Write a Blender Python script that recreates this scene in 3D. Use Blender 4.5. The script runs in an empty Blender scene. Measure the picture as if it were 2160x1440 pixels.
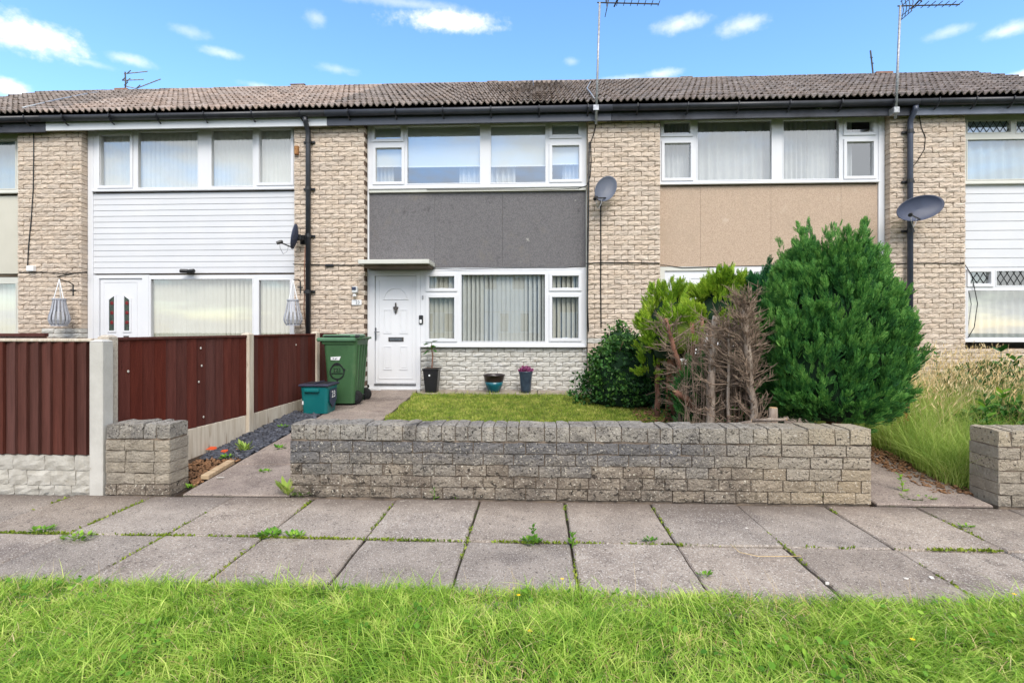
import bpy, math, random
import numpy as np
from mathutils import Vector, Matrix

random.seed(7)
RNG = np.random.default_rng(7)
SC = bpy.context.scene
COL = SC.collection

# ---------------------------------------------------------------- camera
F, VH, HC = 1080.0, 693.0, 1.37          # focal length in photo pixels, horizon row, eye height
TH = math.atan(48 / 1080)                # the camera turns a little to the left of the facade's normal
ST, CT = math.sin(TH), math.cos(TH)
cam = bpy.data.cameras.new('camera')
cam.sensor_width = 36; cam.lens = 18.0; cam.shift_y = -27 / 2160
cam.clip_end = 500; cam.clip_start = 0.05
camo = bpy.data.objects.new('camera', cam); COL.objects.link(camo)
camo.location = (0, 0, HC); camo.rotation_euler = (math.pi / 2, 0, TH)
SC.camera = camo

# ---------------------------------------------------------------- sky, sun, exposure
SUN_EL, SUN_AZ = math.radians(46), math.radians(164)      # azimuth clockwise from +Y: behind the camera, a little right
wd = bpy.data.worlds.new('World'); SC.world = wd; wd.use_nodes = True
wn, wl = wd.node_tree.nodes, wd.node_tree.links
for n in list(wn): wn.remove(n)
wout = wn.new('ShaderNodeOutputWorld'); wbg = wn.new('ShaderNodeBackground')
wbg.inputs['Strength'].default_value = 0.15
wl.new(wbg.outputs[0], wout.inputs[0])
sky = wn.new('ShaderNodeTexSky'); sky.sky_type = 'NISHITA'; sky.sun_disc = False
sky.sun_elevation = SUN_EL; sky.sun_rotation = SUN_AZ
sky.air_density = 1.0; sky.dust_density = 0.7; sky.ozone_density = 2.6; sky.altitude = 50

def wmath(op, a, b=None, c=None, clamp=False):
    n = wn.new('ShaderNodeMath'); n.operation = op; n.use_clamp = clamp
    for i, v in enumerate((a, b, c)):
        if v is None: continue
        if isinstance(v, (int, float)): n.inputs[i].default_value = v
        else: wl.new(v, n.inputs[i])
    return n.outputs[0]
def wdot(v, vec):
    n = wn.new('ShaderNodeVectorMath'); n.operation = 'DOT_PRODUCT'
    wl.new(v, n.inputs[0]); n.inputs[1].default_value = vec
    return n.outputs['Value']
def wsmooth(v, a, b):
    n = wn.new('ShaderNodeMapRange'); n.interpolation_type = 'SMOOTHSTEP'
    wl.new(v, n.inputs[0]); n.inputs[1].default_value = a; n.inputs[2].default_value = b
    return n.outputs[0]
tc = wn.new('ShaderNodeTexCoord'); DIR = tc.outputs['Generated']
def wnoise(scale, detail=5, rough=.6, vec=None, zs=1.0):
    m = wn.new('ShaderNodeMapping'); wl.new(vec or DIR, m.inputs[0]); m.inputs['Scale'].default_value = (1, 1, zs)
    n = wn.new('ShaderNodeTexNoise'); n.inputs['Scale'].default_value = scale
    n.inputs['Detail'].default_value = detail; n.inputs['Roughness'].default_value = rough
    wl.new(m.outputs[0], n.inputs[0]); return n.outputs[0]
nz = wnoise(26, 6, .6, zs=1.3); nz2 = wnoise(75, 4, .6, zs=1.3)
nzz = wmath('ADD', wmath('MULTIPLY', wmath('SUBTRACT', nz, .5), 1.1), wmath('MULTIPLY', wmath('SUBTRACT', nz2, .5), .8))
CLOUDS = [(62, 76, 100, 40, 1.35), (945, 44, 120, 24, 1.3), (860, 8, 170, 13, .35), (12, 183, 42, 22, 1.2), (275, 127, 48, 13, .5),
          (190, 133, 48, 9, .3), (468, 112, 42, 12, .5), (400, 68, 40, 14, .3), (665, 40, 26, 18, .35), (710, 146, 44, 11, .3),
          (1435, 52, 66, 18, .6), (1565, 52, 60, 20, .55), (2000, 68, 44, 13, .4), (2130, 63, 46, 17, .6), (2150, 162, 46, 14, .9),
          (1395, 156, 44, 12, .6), (1320, 165, 70, 8, .4), (570, 186, 60, 8, .4), (1205, 130, 18, 9, .25)]
acc = None
for (u, v, hw, hh, s) in CLOUDS:
    a = (u - 1080) / F
    d = Vector((a * CT - ST, a * ST + CT, -(v - VH) / F)); L = d.length; d.normalize()
    r = Vector((d.y, -d.x, 0)).normalized(); up = r.cross(d).normalized()
    wx, wy = hw / F / L, hh / F / L
    ex = wdot(DIR, tuple(r / wx)); ey = wdot(DIR, tuple(up / wy))
    front = wsmooth(wdot(DIR, tuple(d)), .5, .8)
    e = wmath('SQRT', wmath('ADD', wmath('MULTIPLY', ex, ex), wmath('MULTIPLY', ey, ey)))
    e = wmath('ADD', e, wmath('MULTIPLY', nzz, -1.0))
    mk = wmath('MINIMUM', wmath('MULTIPLY', wmath('MULTIPLY', wsmooth(e, 1.2, -.1), s), front), 1.0)
    acc = mk if acc is None else wmath('MAXIMUM', acc, mk)
# broken cloud over the rest of the sky, thickest away from the view (the windows mirror it)
sep = wn.new('ShaderNodeSeparateXYZ'); wl.new(DIR, sep.inputs[0])
zz = wmath('ADD', wmath('MAXIMUM', sep.outputs[2], 0.0), .22)
cmb = wn.new('ShaderNodeCombineXYZ')
wl.new(wmath('DIVIDE', sep.outputs[0], zz), cmb.inputs[0]); wl.new(wmath('DIVIDE', sep.outputs[1], zz), cmb.inputs[1])
cov = wnoise(1.35, 7, .58, vec=cmb.outputs[0])
gen = wmath('MULTIPLY', wsmooth(cov, .33, .53), wsmooth(sep.outputs[1], .45, -.05))
acc = wmath('MAXIMUM', acc, wmath('MULTIPLY', gen, .92))
mixw = wn.new('ShaderNodeMix'); mixw.data_type = 'RGBA'
hsv = wn.new('ShaderNodeHueSaturation'); hsv.inputs['Saturation'].default_value = 1.16; hsv.inputs['Value'].default_value = .95
wl.new(sky.outputs[0], hsv.inputs['Color'])
wl.new(acc, mixw.inputs[0]); wl.new(hsv.outputs[0], mixw.inputs[6]); mixw.inputs[7].default_value = (3.75, 3.72, 3.72, 1)
wl.new(mixw.outputs[2], wbg.inputs[0])

sunl = bpy.data.lights.new('sun', 'SUN'); sunl.energy = 1.25; sunl.angle = math.radians(32); sunl.color = (1, .95, .87)
suno = bpy.data.objects.new('sun', sunl); COL.objects.link(suno)
sd = Vector((math.sin(SUN_AZ) * math.cos(SUN_EL), math.cos(SUN_AZ) * math.cos(SUN_EL), math.sin(SUN_EL)))
suno.rotation_euler = sd.to_track_quat('Z', 'Y').to_euler(); suno.location = (0, -5, 12)

vs = SC.view_settings; vs.view_transform = 'Standard'; vs.look = 'None'; vs.gamma = 1; vs.use_curve_mapping = False
vs.exposure = 1.42
SC.cycles.max_bounces = 8; SC.cycles.transparent_max_bounces = 12
SC.cycles.caustics_reflective = False; SC.cycles.caustics_refractive = False

# ---------------------------------------------------------------- pixel -> place helpers
def ray(u):
    a = (u - 1080) / F
    return a * CT - ST, a * ST + CT
def PX(u, v, Y):
    nx, ny = ray(u); t = Y / ny
    return Vector((t * nx, Y, HC - (v - VH) / F * t))
def X_(u, Y): return PX(u, 0, Y).x
def Z_(u, v, Y): return PX(u, v, Y).z
def gz(Y):                                  # gardens rise gently from the pavement to the houses
    return 0.0 if Y < 4.1 else .068 * (Y - 4.1)
def PG(u, v):                               # where a pixel's ray meets the ground
    nx, ny = ray(u); k = (v - VH) / F
    t = HC / k
    if t * ny > 4.1: t = (HC + .068 * 4.1) / (k + .068 * ny)
    return Vector((t * nx, t * ny, HC - k * t))

YF, YP, YW = 8.75, 8.62, 4.08               # infill plane, pier face, garden wall face

# ---------------------------------------------------------------- materials
def lin(c):
    return tuple(((x / 255) / 12.92 if x / 255 <= .04045 else ((x / 255 + .055) / 1.055) ** 2.4) for x in c) + (1.0,)
MATS = {}
def mat(name, c1, c2=None, sc=6, rough=.85, bump=0.0, bsc=60, rnd=0.0, spots=(), metal=0.0, spec=.35, stretch=(1, 1, 1), isl=0.0, transl=0.0, detail=5, bdist=.01, grad=(), spots2=()):
    m = bpy.data.materials.new(name); MATS[name] = m; m.use_nodes = True
    n, l = m.node_tree.nodes, m.node_tree.links
    b = n['Principled BSDF']; out = n['Material Output']
    b.inputs['Roughness'].default_value = rough; b.inputs['Metallic'].default_value = metal
    b.inputs['Specular IOR Level'].default_value = spec
    geo = n.new('ShaderNodeNewGeometry'); mp = n.new('ShaderNodeMapping'); mp.inputs['Scale'].default_value = stretch
    l.new(geo.outputs['Position'], mp.inputs[0]); vec = mp.outputs[0]
    def noise(scale, det=detail, r=.6, off=0):
        t = n.new('ShaderNodeTexNoise'); t.inputs['Scale'].default_value = scale; t.inputs['Detail'].default_value = det; t.inputs['Roughness'].default_value = r
        if off:
            o = n.new('ShaderNodeVectorMath'); o.operation = 'ADD'; o.inputs[1].default_value = (off, off * 1.7, -off); l.new(vec, o.inputs[0]); l.new(o.outputs[0], t.inputs[0])
        else: l.new(vec, t.inputs[0])
        return t.outputs[0]
    def rng_(v, a, bb):
        r = n.new('ShaderNodeMapRange'); r.interpolation_type = 'SMOOTHSTEP'; l.new(v, r.inputs[0]); r.inputs[1].default_value = a; r.inputs[2].default_value = bb
        return r.outputs[0]
    def mix(f, a, bb):
        x = n.new('ShaderNodeMix'); x.data_type = 'RGBA'
        l.new(f, x.inputs[0])
        for i, q in ((6, a), (7, bb)):
            if isinstance(q, tuple): x.inputs[i].default_value = q
            else: l.new(q, x.inputs[i])
        return x.outputs[2]
    col = lin(c1)
    if c2 is not None: col = mix(rng_(noise(sc), .3, .7), lin(c1), lin(c2))
    for k, (cs, ss, lo, hi) in enumerate(spots):
        col = mix(rng_(noise(ss, 4, .65, 7.3 * (k + 1)), lo, hi), col, lin(cs))
    for k, (cs, ax, lo, hi, na, ns) in enumerate(grad):
        sp = n.new('ShaderNodeSeparateXYZ'); l.new(geo.outputs['Position'], sp.inputs[0])
        ma = n.new('ShaderNodeMath'); ma.operation = 'MULTIPLY_ADD'; l.new(noise(ns, 5, .6, 3.1 * (k + 1)), ma.inputs[0]); ma.inputs[1].default_value = na * 2; l.new(sp.outputs[ax], ma.inputs[2])
        col = mix(rng_(ma.outputs[0], lo + na, hi + na), col, lin(cs)) if lo < hi else mix(rng_(ma.outputs[0], lo + na, hi + na), col, lin(cs))
    for k, (cs, ss, lo, hi) in enumerate(spots2):
        col = mix(rng_(noise(ss, 4, .65, 5.3 * (k + 1)), lo, hi), col, lin(cs))
    if rnd or isl:
        src = n.new('ShaderNodeObjectInfo').outputs['Random'] if rnd else geo.outputs['Random Per Island']
        k = rnd or isl
        hs = n.new('ShaderNodeHueSaturation')
        r = n.new('ShaderNodeMapRange'); l.new(src, r.inputs[0]); r.inputs[3].default_value = 1 - k; r.inputs[4].default_value = 1 + k
        l.new(r.outputs[0], hs.inputs['Value'])
        if isinstance(col, tuple): hs.inputs['Color'].default_value = col
        else: l.new(col, hs.inputs['Color'])
        if rnd:
            mm = n.new('ShaderNodeMath'); mm.operation = 'MULTIPLY'; mm.inputs[1].default_value = 7.77; l.new(src, mm.inputs[0])
            fr = n.new('ShaderNodeMath'); fr.operation = 'FRACT'; l.new(mm.outputs[0], fr.inputs[0])
            r2 = n.new('ShaderNodeMapRange'); l.new(fr.outputs[0], r2.inputs[0]); r2.inputs[3].default_value = 1 - k; r2.inputs[4].default_value = 1 + k
            l.new(r2.outputs[0], hs.inputs['Saturation'])
        col = hs.outputs[0]
    if isinstance(col, tuple): b.inputs['Base Color'].default_value = col
    else: l.new(col, b.inputs['Base Color'])
    if bump:
        bp = n.new('ShaderNodeBump'); bp.inputs['Strength'].default_value = bump; bp.inputs['Distance'].default_value = bdist
        l.new(noise(bsc, 6, .65), bp.inputs['Height']); l.new(bp.outputs[0], b.inputs['Normal'])
    if transl:
        t = n.new('ShaderNodeBsdfTranslucent'); ms = n.new('ShaderNodeMixShader'); ms.inputs[0].default_value = transl
        if isinstance(col, tuple): t.inputs[0].default_value = col
        else: l.new(col, t.inputs[0])
        l.new(b.outputs[0], ms.inputs[1]); l.new(t.outputs[0], ms.inputs[2]); l.new(ms.outputs[0], out.inputs[0])
    return m

def leafmat(name, ca, cb, cc, transl=.28, rough=.55, sc=2.2):
    """foliage: each leaf picks its own shade between three colours"""
    m = bpy.data.materials.new(name); MATS[name] = m; m.use_nodes = True
    n, l = m.node_tree.nodes, m.node_tree.links
    b = n['Principled BSDF']; out = n['Material Output']
    b.inputs['Roughness'].default_value = rough; b.inputs['Specular IOR Level'].default_value = .3
    geo = n.new('ShaderNodeNewGeometry')
    t = n.new('ShaderNodeTexNoise'); t.inputs['Scale'].default_value = sc; t.inputs['Detail'].default_value = 3; l.new(geo.outputs['Position'], t.inputs[0])
    ad = n.new('ShaderNodeMath'); ad.operation = 'MULTIPLY_ADD'; ad.inputs[1].default_value = .62; l.new(geo.outputs['Random Per Island'], ad.inputs[0])
    sb = n.new('ShaderNodeMath'); sb.operation = 'MULTIPLY_ADD'; sb.inputs[1].default_value = 1.3; sb.inputs[2].default_value = -.46; l.new(t.outputs[0], sb.inputs[0])
    l.new(sb.outputs[0], ad.inputs[2])
    cr = n.new('ShaderNodeValToRGB'); e = cr.color_ramp.elements
    e[0].position = .08; e[0].color = lin(ca); e[1].position = .95; e[1].color = lin(cc)
    x = e.new(.5); x.color = lin(cb)
    l.new(ad.outputs[0], cr.inputs[0]); l.new(cr.outputs[0], b.inputs['Base Color'])
    tr = n.new('ShaderNodeBsdfTranslucent'); l.new(cr.outputs[0], tr.inputs[0])
    ms = n.new('ShaderNodeMixShader'); ms.inputs[0].default_value = transl
    l.new(b.outputs[0], ms.inputs[1]); l.new(tr.outputs[0], ms.inputs[2]); l.new(ms.outputs[0], out.inputs[0])
    return m

def glassmat():
    m = bpy.data.materials.new('window_glass'); MATS['glass'] = m; m.use_nodes = True
    n, l = m.node_tree.nodes, m.node_tree.links
    for q in list(n): n.remove(q)
    out = n.new('ShaderNodeOutputMaterial'); g = n.new('ShaderNodeBsdfGlossy'); g.inputs['Roughness'].default_value = .015
    g.inputs[0].default_value = (.95, .97, .97, 1)
    t = n.new('ShaderNodeBsdfTransparent'); t.inputs[0].default_value = (.955, .975, .965, 1)
    # Schlick reflectance from either side of the sheet
    ge = n.new('ShaderNodeNewGeometry'); dt = n.new('ShaderNodeVectorMath'); dt.operation = 'DOT_PRODUCT'; l.new(ge.outputs['Normal'], dt.inputs[0]); l.new(ge.outputs['Incoming'], dt.inputs[1])
    def mm(op, a, b=None):
        q = n.new('ShaderNodeMath'); q.operation = op
        for i, v in enumerate((a, b)):
            if v is None: continue
            if isinstance(v, float): q.inputs[i].default_value = v
            else: l.new(v, q.inputs[i])
        return q.outputs[0]
    fz = mm('ADD', mm('MULTIPLY', mm('POWER', mm('SUBTRACT', 1.0, mm('ABSOLUTE', dt.outputs['Value'])), 5.0), .75), .25)
    mx = n.new('ShaderNodeMixShader'); l.new(fz, mx.inputs[0]); l.new(t.outputs[0], mx.inputs[1]); l.new(g.outputs[0], mx.inputs[2])
    l.new(mx.outputs[0], out.inputs[0])
glassmat()

# brickwork and walls
BR = dict(sc=9, rough=.9, bump=1.0, bsc=26, bdist=.022, stretch=(.62, .62, 1.7))
mat('brick', (211, 194, 176), (191, 174, 157), rnd=.08, spots=[((138, 114, 95), 20, .61, .71), ((218, 206, 190), 9, .58, .75), ((192, 162, 122), 2.2, .66, .86), ((176, 158, 142), .8, .56, .8)], **BR)
mat('brick_painted', (204, 201, 193), (188, 184, 175), rnd=.05, spots=[((150, 138, 122), 16, .60, .72), ((205, 203, 198), 5, .5, .7)], **BR)
mat('brick_grey', (174, 170, 160), (152, 148, 138), rnd=.08, spots=[((120, 108, 96), 16, .58, .72)], **BR)
mat('mortar', (120, 100, 84), (92, 76, 64), sc=20, rough=.95, bump=.5, bsc=90)
mat('mortar_painted', (140, 136, 128), (116, 110, 102), sc=20, rough=.95, bump=.4, bsc=90)
WB = dict(sc=7, rough=.95, bump=1.0, bsc=48, bdist=.035)
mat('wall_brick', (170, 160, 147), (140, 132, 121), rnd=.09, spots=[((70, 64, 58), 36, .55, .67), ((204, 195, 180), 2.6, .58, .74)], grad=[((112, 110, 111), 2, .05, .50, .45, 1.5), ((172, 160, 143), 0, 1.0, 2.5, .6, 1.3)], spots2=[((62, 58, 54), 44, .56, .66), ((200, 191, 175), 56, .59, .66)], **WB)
mat('wall_brick_low', (158, 146, 131), (124, 113, 102), rnd=.09, spots=[((62, 56, 50), 26, .54, .66), ((78, 70, 62), 4, .55, .7)], grad=[((176, 160, 137), 0, 1.3, 2.6, .5, 1.3)], spots2=[((220, 212, 196), 58, .59, .66), ((56, 50, 46), 40, .62, .70)], **WB)
mat('wall_brick_pale', (180, 169, 153), (154, 144, 130), rnd=.08, spots=[((112, 104, 94), 24, .60, .74), ((112, 108, 100), 2.4, .60, .8), ((208, 198, 180), 70, .64, .72)], **WB)
mat('wall_coping', (168, 161, 151), (138, 132, 125), rnd=.09, spots=[((76, 72, 68), 34, .55, .68), ((200, 190, 174), 3.0, .55, .74), ((150, 120, 98), 8, .68, .80), ((92, 88, 85), 2.0, .56, .72)], grad=[((178, 165, 144), 0, 1.2, 2.6, .5, 1.3)], spots2=[((60, 56, 52), 40, .56, .66), ((206, 200, 188), 50, .60, .67)], **WB)
mat('wall_mortar', (134, 118, 102), (92, 82, 74), sc=9, rough=.95, bump=.6, bsc=80)
# houses
mat('upvc', (219, 219, 221), (213, 214, 217), sc=1.2, rough=.35, spec=.45, spots=[((196, 198, 190), 2.2, .66, .9)])
mat('upvc_old', (206, 205, 197), (195, 195, 186), sc=2, rough=.45, spots=[((176, 182, 148), 3.0, .66, .85)])
mat('cladding', (210, 210, 212), (205, 206, 209), sc=2, rough=.45, rnd=.018)
mat('cladding_cream', (198, 194, 180), (190, 186, 172), sc=2, rough=.5)
mat('pebble_dark', (122, 119, 120), (94, 92, 94), sc=60, rough=.95, bump=1.0, bsc=120, bdist=.008, spots=[((126, 122, 116), 110, .60, .68), ((124, 118, 110), 2.1, .58, .80), ((84, 82, 84), 5, .58, .75), ((176, 172, 164), 4.2, .71, .80), ((134, 122, 106), 1.3, .60, .85)])
mat('pebble_pink', (196, 174, 153), (172, 150, 131), sc=60, rough=.95, bump=1.0, bsc=120, bdist=.008, spots=[((132, 108, 90), 115, .60, .68), ((204, 184, 162), 90, .63, .70), ((176, 156, 136), 1.6, .52, .8), ((206, 190, 172), 2.6, .6, .85)])
mat('fascia_white', (208, 210, 212), (202, 205, 207), sc=2, rough=.35, spec=.45)
mat('fascia_grey', (72, 75, 84), (64, 67, 76), sc=3, rough=.4, spec=.45)
mat('fascia_weathered', (74, 76, 84), (48, 49, 55), sc=4, rough=.6, spots=[((150, 152, 156), 7, .66, .76), ((30, 30, 34), 5, .6, .75)], stretch=(.6, 1, 1))
mat('fascia_pale', (118, 124, 138), (90, 95, 108), sc=3, rough=.55, spots=[((150, 154, 162), 6, .62, .78)], stretch=(.5, 1, 1))
mat('soffit', (112, 98, 82), (88, 76, 62), sc=4, rough=.8)
mat('gutter_black', (34, 35, 40), (44, 46, 52), sc=5, rough=.38, spec=.5)
mat('gutter_grey', (58, 61, 70), (50, 53, 62), sc=5, rough=.42, spec=.5)
mat('pipe_grey', (62, 68, 84), (54, 60, 74), sc=5, rough=.4, spec=.5)
mat('roof_deck', (58, 50, 44), (44, 38, 34), sc=5)
TB = dict(sc=9, rough=.95, bump=.7, bsc=70)
mat('tile_brown', (176, 160, 148), (144, 127, 116), rnd=.14, spots=[((92, 76, 66), 14, .58, .72), ((178, 160, 142), 24, .62, .74), ((104, 90, 78), 1.2, .55, .8)], **TB)
mat('tile_grey', (154, 142, 133), (120, 108, 100), rnd=.15, spots=[((72, 64, 58), 12, .56, .70), ((182, 174, 162), 20, .63, .74), ((100, 84, 72), 1.0, .55, .8)], **TB)
mat('tile_dark', (146, 134, 127), (112, 102, 96), rnd=.15, spots=[((64, 58, 54), 12, .55, .70), ((178, 170, 162), 22, .63, .74)], **TB)
mat('room', (150, 146, 138), (140, 136, 128), sc=1)
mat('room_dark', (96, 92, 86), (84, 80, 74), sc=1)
mat('blind', (236, 235, 229), (228, 226, 219), sc=3, rough=.8, isl=.04, transl=.25)
mat('blind_cream', (232, 228, 214), (224, 219, 204), sc=3, rough=.8, isl=.05, transl=.25)
mat('roller', (226, 230, 228), (220, 224, 222), sc=1, rough=.8, transl=.2)
mat('curtain', (224, 224, 222), (212, 213, 214), sc=4, rough=.9, transl=.3)
mat('curtain_blue', (196, 214, 226), (182, 202, 218), sc=3, rough=.9, transl=.3)
mat('black_plastic', (24, 25, 28), (34, 35, 38), sc=9, rough=.45, spec=.5)
mat('black_rubber', (20, 20, 21), None, rough=.8)
mat('steel', (150, 152, 156), (120, 122, 126), sc=20, rough=.35, metal=.9)
mat('steel_dull', (178, 180, 182), (140, 142, 144), sc=25, rough=.5, metal=.5)
mat('alu_dark', (92, 88, 84), (66, 62, 60), sc=30, rough=.55, metal=.4)
mat('white_plastic', (226, 227, 228), None, rough=.4, spec=.5)
mat('dish_grey', (88, 94, 108), (76, 82, 96), sc=4, rough=.5, spec=.45)
mat('dish_dark', (56, 64, 86), (48, 55, 76), sc=4, rough=.5, spec=.45)
mat('stained_red', (128, 26, 30), (86, 20, 24), sc=20, rough=.3)
mat('stained_dark', (40, 46, 48), (70, 84, 70), sc=30, rough=.3)
mat('lead', (54, 56, 58), None, rough=.6, metal=.3)
mat('terracotta', (150, 112, 92), (118, 88, 74), sc=12, rough=.9)
mat('timber_pale', (196, 172, 140), (160, 134, 104), sc=6, rough=.85, stretch=(1, 6, 6))
mat('wood_rust', (176, 132, 84), (128, 84, 54), sc=30, rough=.9)
# gardens
mat('fence_stain', (92, 50, 43), (80, 42, 36), sc=5, rough=.88, spec=.15, rnd=.14, stretch=(5, 5, .5), bump=.5, bsc=24, spots=[((48, 24, 20), 9, .64, .76)])
mat('fence_stain_front', (98, 58, 50), (82, 48, 41), sc=5, rough=.88, spec=.15, rnd=.13, stretch=(6, 6, .45), bump=.6, bsc=24, spots=[((54, 30, 25), 7, .63, .76), ((140, 92, 74), 12, .70, .8)])
mat('post_smooth', (194, 191, 184), (180, 177, 170), sc=5, rough=.85, bump=.25, bsc=80, spots=[((150, 138, 118), 5, .66, .8)])
mat('post_aggregate', (202, 192, 176), (184, 172, 156), sc=40, rough=.95, bump=.8, bsc=120, spots=[((128, 112, 94), 80, .62, .70), ((160, 140, 112), 3, .62, .8)])
mat('gravel_board', (210, 200, 184), (186, 172, 152), sc=3, rough=.92, bump=.4, bsc=60, stretch=(9, 9, .8), spots=[((132, 108, 84), 2.4, .58, .72)])
mat('gravel_board_rock', (186, 182, 173), (164, 159, 149), sc=10, rough=.95, bump=.7, bsc=50, rnd=.05, spots=[((150, 138, 118), 12, .62, .74)])
SL = dict(sc=4, rough=.93, bump=.55, bsc=110, bdist=.006)
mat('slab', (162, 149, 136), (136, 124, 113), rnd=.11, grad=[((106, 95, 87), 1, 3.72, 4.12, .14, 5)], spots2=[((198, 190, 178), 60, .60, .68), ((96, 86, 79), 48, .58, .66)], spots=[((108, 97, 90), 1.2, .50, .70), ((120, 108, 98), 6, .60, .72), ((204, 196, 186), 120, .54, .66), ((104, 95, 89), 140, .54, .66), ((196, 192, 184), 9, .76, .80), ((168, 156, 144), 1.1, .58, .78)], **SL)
mat('path_slab', (154, 140, 129), (130, 116, 108), rnd=.07, spots2=[((190, 180, 168), 60, .62, .69), ((88, 77, 71), 48, .58, .66)], spots=[((100, 88, 82), 1.4, .52, .72), ((184, 172, 160), 110, .56, .67), ((92, 80, 74), 130, .55, .67)], **SL)
mat('concrete_strip', (164, 152, 138), (138, 126, 114), sc=6, rough=.93, bump=.5, bsc=70, rnd=.05, spots=[((104, 92, 80), 7, .6, .75)])
mat('soil', (70, 55, 42), (48, 38, 30), sc=18, rough=1, bump=.8, bsc=60)
mat('joint_soil', (56, 48, 38), (40, 34, 27), sc=30, rough=1, spots=[((72, 84, 40), 6, .50, .64)], bump=.6, bsc=80)
mat('turf_base', (62, 82, 30), (44, 60, 24), sc=9, rough=1, bump=.8, bsc=60)
mat('lawn_base', (98, 104, 44), (76, 84, 34), sc=7, rough=1, bump=.8, bsc=60, spots=[((128, 116, 66), 4, .6, .75)])
mat('slate', (84, 86, 94), (56, 58, 66), sc=30, rough=.6, isl=.35)
mat('litter', (150, 112, 80), (112, 82, 58), sc=30, rough=.95, isl=.3)
mat('orange_plastic', (232, 104, 62), (214, 88, 50), sc=10, rough=.5)
mat('pale_chip', (222, 216, 206), (200, 192, 180), sc=30, rough=.8)
mat('bin_green', (62, 98, 62), (54, 86, 55), sc=3, rough=.5, spec=.4, spots=[((94, 118, 84), 3.5, .56, .8), ((46, 72, 46), 2, .56, .8), ((104, 112, 92), 22, .66, .76)], stretch=(1, 1, .5))
mat('bin_lid', (84, 122, 92), (72, 108, 78), sc=4, rough=.4, spec=.5)
mat('box_teal', (14, 112, 112), (10, 98, 100), sc=4, rough=.35, spec=.5)
mat('box_lid', (58, 58, 76), (46, 46, 60), sc=5, rough=.5)
mat('pot_black', (36, 35, 40), (28, 27, 31), sc=8, rough=.35, spec=.5)
mat('pot_blue', (40, 50, 66), (62, 76, 92), sc=9, rough=.3, spec=.55)
mat('pot_teal', (20, 96, 108), (14, 78, 92), sc=6, rough=.25, spec=.6)
mat('pot_brown', (46, 34, 34), (34, 26, 28), sc=6, rough=.3, spec=.55)
mat('lantern_grey', (176, 178, 184), (156, 158, 166), sc=14, rough=.6)
mat('candle', (214, 212, 208), None, rough=.5, transl=.3)
mat('bark_red', (150, 108, 88), (112, 78, 64), sc=16, rough=.95, bump=.9, bsc=50, stretch=(1, 1, .3), spots=[((150, 126, 108), 9, .6, .74)])
mat('bark_grey', (164, 150, 136), (116, 100, 88), sc=14, rough=.95, bump=.9, bsc=50, stretch=(1, 1, .3), spots=[((184, 174, 164), 8, .58, .72), ((92, 58, 46), 6, .6, .75)])
mat('twig', (152, 132, 114), (112, 94, 80), sc=20, rough=.95, isl=.2)
mat('cut_wood', (206, 170, 128), (178, 140, 100), sc=20, rough=.9)
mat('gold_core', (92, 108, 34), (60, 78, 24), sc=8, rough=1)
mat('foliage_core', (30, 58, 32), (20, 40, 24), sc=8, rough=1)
leafmat('conifer_leaf', (34, 80, 44), (64, 120, 58), (108, 164, 78), transl=.2, sc=6)
leafmat('conifer_tip', (54, 108, 52), (94, 152, 70), (148, 194, 98), transl=.25, sc=6)
leafmat('conifer_leaf_dark', (22, 70, 42), (38, 100, 52), (66, 132, 66), transl=.2)
leafmat('gold_leaf', (74, 116, 30), (140, 178, 46), (200, 218, 80), transl=.3)
leafmat('shrub_leaf', (26, 58, 28), (54, 98, 42), (116, 156, 76), transl=.2, rough=.4)
leafmat('grass_leaf', (90, 132, 40), (152, 190, 66), (214, 226, 122), transl=.35, sc=7)
leafmat('lawn_leaf', (88, 122, 36), (146, 168, 58), (208, 202, 112), transl=.3, sc=6)
leafmat('meadow_leaf', (112, 146, 54), (160, 186, 84), (206, 212, 128), transl=.35)
leafmat('straw', (204, 172, 116), (226, 198, 146), (240, 222, 180), transl=.3)
leafmat('weed_leaf', (60, 108, 30), (104, 152, 44), (158, 192, 70), transl=.3)
leafmat('nettle_leaf', (34, 78, 30), (62, 112, 42), (104, 148, 64), transl=.3)
leafmat('heather', (120, 48, 92), (152, 78, 122), (176, 112, 148), transl=.2)
leafmat('red_leaf', (120, 22, 20), (160, 34, 26), (190, 70, 40), transl=.2)
leafmat('moss', (80, 104, 30), (124, 142, 40), (150, 160, 60), transl=.2)
mat('flower_yellow', (244, 206, 30), None, rough=.6)

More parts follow.
